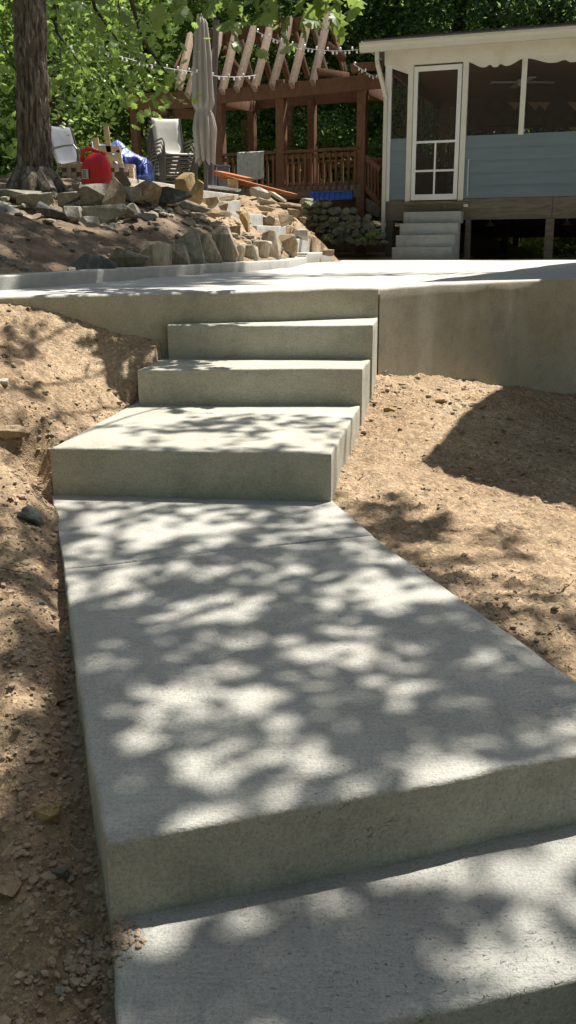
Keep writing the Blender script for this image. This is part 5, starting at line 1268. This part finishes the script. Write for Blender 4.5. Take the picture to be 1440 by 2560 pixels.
# shade wanted on the ground: (px, py, z of surface, half width px, half height px, density)
blobs = [(330, 1395, ZW, 220, 30, 1), (700, 1290, ZW, 200, 26, .9), (700, 1400, ZW, 220, 50, .75), (480, 1470, ZW, 130, 40, .8), (860, 1440, ZW, 90, 50, .9), (250, 1540, ZW, 90, 60, .5),
 (930, 1560, ZW, 130, 36, .55), (700, 1540, ZW, 110, 40, .6), (330, 1660, ZW, 130, 50, .5), (560, 1700, ZW, 150, 60, .55), (1200, 1700, ZW, 170, 70, 1.9), (1320, 1760, ZW, 140, 45, 1.7), (820, 1790, ZW, 160, 60, .9), (620, 1860, ZW, 200, 55, .9), (1040, 1760, ZW, 90, 50, .8),
 (480, 1960, ZW, 170, 50, 1.5), (820, 1960, ZW, 230, 40, .95), (330, 1960, ZW, 60, 110, .6), (1150, 1900, ZW, 200, 26, .8), (1330, 1860, ZW, 100, 30, .8), (540, 2040, ZW, 190, 34, 1.3), (300, 1800, ZW, 60, 80, .4),
 (560, 1065, ZC, 170, 38, 1.0), (760, 1060, ZC, 100, 30, .9), (350, 1075, ZC, 80, 20, .7),
 (130, 1070, -.6, 160, 45, 1.0), (60, 1010, -.5, 90, 25, .7), (60, 1360, -.74, 130, 70, 1.0), (40, 1450, -.76, 90, 30, .7), (60, 1620, -.8, 60, 50, .9), (150, 1560, -.8, 60, 36, .6), (140, 1720, -.83, 60, 60, .6),
 (110, 1960, -.88, 130, 60, .9), (60, 1880, -.87, 60, 30, .5), (60, 850, -.20, 110, 16, .5), (200, 820, -.15, 160, 10, .45),
 (1100, 1345, -.8, 140, 42, 1.15), (1010, 1310, -.79, 60, 26, .8), (1250, 1390, -.8, 60, 20, .5)]
g4 = np.random.default_rng(4242); pts = []
def cast(gx, gy, gz, hmin=4.8, hmax=5.8):
    h = g4.uniform(hmin, hmax); return np.array([gx, gy, gz]) + Ls * (h - gz)
for px, py, z, wx, wy, dn in blobs:
    P0 = onZ(px, py, z); Px = onZ(px + wx, py, z); Py0 = onZ(px, py - wy, z); Py1 = onZ(px, py + wy, z)
    ax = abs(Px[0] - P0[0]); ay = abs(Py0[1] - Py1[1]) / 2; area = pi * ax * ay; ncl = max(3, int(area / .0085 * dn * .95))
    for _ in range(ncl):
        q = g4.normal(0, .46, 2)
        if abs(q[0]) > 1.15 or abs(q[1]) > 1.15: continue
        for _ in range(3):
            pts.append(cast(P0[0] + ax * q[0] + g4.normal(0, .035), P0[1] + ay * q[1] + g4.normal(0, .035), z))
# general broken shade by noise
def shade_noise(x0, x1, y0, y1, z, thr, n_, fq, seed, per=3):
    x = g4.uniform(x0, x1, n_); y = g4.uniform(y0, y1, n_); v = fbm(x * fq, y * fq, 2, seed); k_ = v > thr
    for a, b in zip(x[k_], y[k_]):
        for _ in range(per): pts.append(cast(a + g4.normal(0, .04), b + g4.normal(0, .04), z))
shade_noise(-1.2, .9, 1.2, 3.7, ZW, .03, 1500, 5.5, 71, 2)
shade_noise(-.6, .9, 1.3, 2.6, ZW, .02, 700, 6.5, 72, 2)
shade_noise(-.7, .7, 1.8, 3.0, ZW, .02, 700, 6.0, 75, 2)
# near and below the lip: mostly shade with round holes
holes = [(400, 2315, .07, .03), (1190, 2170, .06, .045), (1200, 2200, .05, .04), (1320, 2200, .055, .05), (1300, 2250, .05, .04), (1410, 2230, .04, .05), (1350, 2385, .06, .05), (1170, 2390, .06, .035), (1240, 2420, .08, .045), (1300, 2445, .07, .03), (1430, 2430, .04, .03)]
hz = [(onZ(px, py, ZL)[:2], a, b) for px, py, a, b in holes]
for _ in range(3600):
    x = g4.uniform(-1.6, 1.1); y = g4.uniform(.55, 1.62)
    if any(((x - c[0]) / (a + .022)) ** 2 + ((y - c[1]) / (b + .022)) ** 2 < 1 for c, a, b in hz): continue
    if y > 1.43 + x * .18 and x > -.33: continue      # under the walkway lip
    pts.append(cast(x, y, ZL))
def clear_spots(pts):
    pts = np.array(pts); q = pts - Ls * (pts[:, 2:3] - ZL); bad = np.zeros(len(pts), bool)
    under = q[:, 1] < 1.50 + q[:, 0] * .18
    for c, a, b in hz: bad |= under & (((q[:, 0] - c[0]) / (a + .028)) ** 2 + ((q[:, 1] - c[1]) / (b + .028)) ** 2 < 1)
    for z, y0, y1 in ((ZA, 5.12, 5.85), (ZB, 4.68, 5.35)):      # the two upper treads lie in full sun
        q = pts - Ls * (pts[:, 2:3] - z)
        if z == ZB: bad |= (q[:, 0] > -1.35) & (q[:, 0] < -.7) & (q[:, 1] > 4.35) & (q[:, 1] < 5.2)
        bad |= (q[:, 0] > -.95) & (q[:, 0] < .68) & (q[:, 1] > y0) & (q[:, 1] < y1)
    return pts[~bad]
pts = clear_spots(pts)
link(bpy.data.objects.new('crown', leaves_mesh('crown', pts - t2o, .095, M['leafN'], rg=g4)), tree2)
for k_ in range(9):
    q = pts[g4.integers(len(pts))]; limb(tree2, t2o, [t2o + [0, .8, 9], (t2o + [0, .8, 9] + q) / 2 + [0, 0, .8], q + [0, 0, .3]], .07)
# bank shade belongs to the oak
pts = []
def shade_reg(pxr, pyr, Yr, thr, n_, fq, seed, per=3, sg=.06):
    """scatter crown leaves whose shadows land on the bank"""
    x0, x1 = pxr; y0, y1 = Yr; x = g4.uniform(x0, x1, n_); y = g4.uniform(y0, y1, n_); v = fbm(x * fq, y * fq, 2, seed)
    z = bank_z(x, y, False); k_ = v > thr
    for a, b, c in zip(x[k_], y[k_], z[k_]):
        for _ in range(per): pts.append(cast(a + g4.normal(0, sg), b + g4.normal(0, sg), max(c, 0), 8.5, 11))
shade_reg((-4.8, -.75), 0, (5.8, 10.8), -.20, 5600, 1.6, 91)
shade_reg((-1.9, .0), 0, (5.9, 9.3), -.05, 1300, 1.5, 92)
shade_reg((-5.5, -2.2), 0, (10.8, 13.5), .0, 1500, 1.3, 93)
# streaks on the patio
for px, py, wx, wy in ((560, 693, 260, 4), (820, 688, 240, 2.5), (1150, 682, 320, 3), (250, 705, 260, 6), (120, 712, 140, 7), (60, 725, 60, 3), (380, 700, 160, 4)):
    P0 = onZ(px, py, 0); ax = wx / FPX * P0[1]; ay = abs(onZ(px, py - wy, 0)[1] - onZ(px, py + wy, 0)[1]) / 2
    for _ in range(int(pi * ax * ay / .012 * 2.0)):
        q = g4.uniform(-1, 1, 2); pts.append(cast(P0[0] + ax * q[0], P0[1] + ay * q[1] + g4.normal(0, .05), 0, 8.5, 10.5))
pts = clear_spots(pts)
link(bpy.data.objects.new('crown', leaves_mesh('crown', pts - oo, .13, M['leafN'], rg=g4)), oak)
for k_ in range(8):
    q = pts[g4.integers(len(pts))]; limb(oak, oo, [oo + [0, 0, 8.2], (oo + [0, 0, 8.2] + q) / 2 + [0, 0, .5], q + [0, 0, .2]], .08)

# hanging twigs of the shade tree in view at the top
hang = []; hpx = []
for px, py, Y in ((285, 45, 7.2), (330, 70, 7.2), (300, 85, 7.4), (360, 35, 7), (420, 15, 6.5), (465, 8, 6.5), (500, 20, 6.6), (560, 15, 6.2), (585, 45, 6.2), (610, 75, 6.1), (625, 35, 6.1), (650, 15, 6), (660, 50, 6), (690, 20, 5.9), (700, 60, 5.9), (698, 95, 5.9), (715, 35, 5.9), (740, 10, 5.8), (770, 20, 5.8), (800, 10, 5.8), (790, 40, 5.8), (830, 25, 5.7), (860, 15, 5.7), (850, 46, 5.7), (530, 0, 6.3), (600, 5, 6)):
    hang.append(onY(px, py - 12, Y)); hpx.append((px, py))
leafy(tree2, t2o, [p for p, q in zip(hang, hpx) if q[1] < 62 or 580 < q[0] < 720], .115, 4, 'leafN', 77, sp=(.08, .12, .045))
leafy(tree2, t2o, [p + [0, .1, .45] for p in hang], .125, 8, 'leafN', 78, sp=(.14, .15, .09))
for h_ in (hang[2], hang[9], hang[15], hang[20], hang[23]):
    limb(tree2, t2o, [np.array(h_) + [.3, -.4, 2.2], np.array(h_) + [.1, -.1, 1.0], np.array(h_) + [0, 0, .25], np.array(h_) - [0, 0, .02]], .012)

M['deadleaf'] = gen_mat('dead_leaf', (.12, .075, .035), (.26, .17, .09), 20, .8, 60, .2, .002)
lo = link(bpy.data.objects.new('leaf_litter', leaves_mesh('leaf_litter', LITTER - np.array([0, 3, -.8]), .035, M['deadleaf'], rg=np.random.default_rng(9)))); lo.location = (0, 3, -.8); tag(lo, 'a few small dry leaves lying on the bare soil', 'leaf litter', kind='stuff')
# small weeds and the vines on the stone wall
def weed(px, py, Y, s, n_, lb, mat='leafC', zz=None):
    P = onY(px, py, Y) if zz is None else onZ(px, py, zz); n_ = n_ + 12; g5 = np.random.default_rng(int(px)); o = bpy.data.objects.new('weed', leaves_mesh('weed', g5.normal(0, 1, (n_, 3)) * [s, s, s * .5], s * .9, M[mat], rg=g5)); o.location = xyz(P); link(o); tag(o, lb, 'plant')
weed(140, 1064, 0, .02, 26, 'tiny green weed in the shaded soil left of the steps', zz=-.60)
weed(925, 592, 15.6, .09, 40, 'pale leafy vine at the right end of the mossy wall')
weed(870, 560, 15.9, .08, 26, 'small yellow green vine sprig on the mossy wall', 'leafC')
weed(822, 596, 15.3, .05, 14, 'single pale sprig at the foot of the mossy wall', 'leafC')
weed(805, 512, 16.2, .07, 22, 'green sprout on top of the mossy wall', 'leafA')
weed(945, 585, 16.8, .12, 40, 'dark leaves in the shade beside the downspout', 'leafB')

# ------------------------------------------------------------------ added roofs right of the picture, unseen, shaped to shade soil and patio
hw = empty('shade_roof', (4.8, 8, 0), 'unseen shelter roof on posts added right of the picture to cast shadow', 'shelter'); ho = np.array(hw.location)
def lift(px, py, z, h): P = onZ(px, py, z); return P + Ls * (h - z)
H1 = 2.5
c1 = lift(1065, 1155, -.78, H1); c2 = lift(1210, 1010, -.72, H1); c3 = lift(1440, 1272, -.85, H1)
m_ = MB(ho); poly = [c1[:2], (c1 + (c3 - c1) * 2.2)[:2], (4.9, 5.0), (4.9, 8.0), (c2 + (c2 - c1) * 1.5)[:2]]
m_.prism([tuple(p) for p in poly], H1, H1 + .12); m_.build('low_shade_roof', M['shingle'], hw)
q1 = lift(1055, 705, 0, 3.2); q2 = lift(1330, 697, 0, 3.2); q3 = lift(1440, 656, 0, 3.2)
m_ = MB(ho); m_.prism([tuple(q1[:2]), tuple((q2 + (q2 - q1) * .5)[:2]), (6.6, 8.6), (6.6, 13.0), tuple((q1 + (q3 - q1) * 1.0)[:2])], 3.2, 3.34); m_.build('high_shade_roof', M['shingle'], hw)
for x, y, zb, zt in ((4.7, 5.2, -1.2, H1), (4.7, 7.6, -1.2, H1), (6.3, 8.9, -1.2, 3.2), (6.3, 12.4, 0, 3.2)):
    m_ = MB(ho); m_.bar((x, y, zb), (x, y, zt), .14, .14, up=(0, 1, 0)); m_.build('post', M['white'], hw)
print('objects', len(scene.objects))
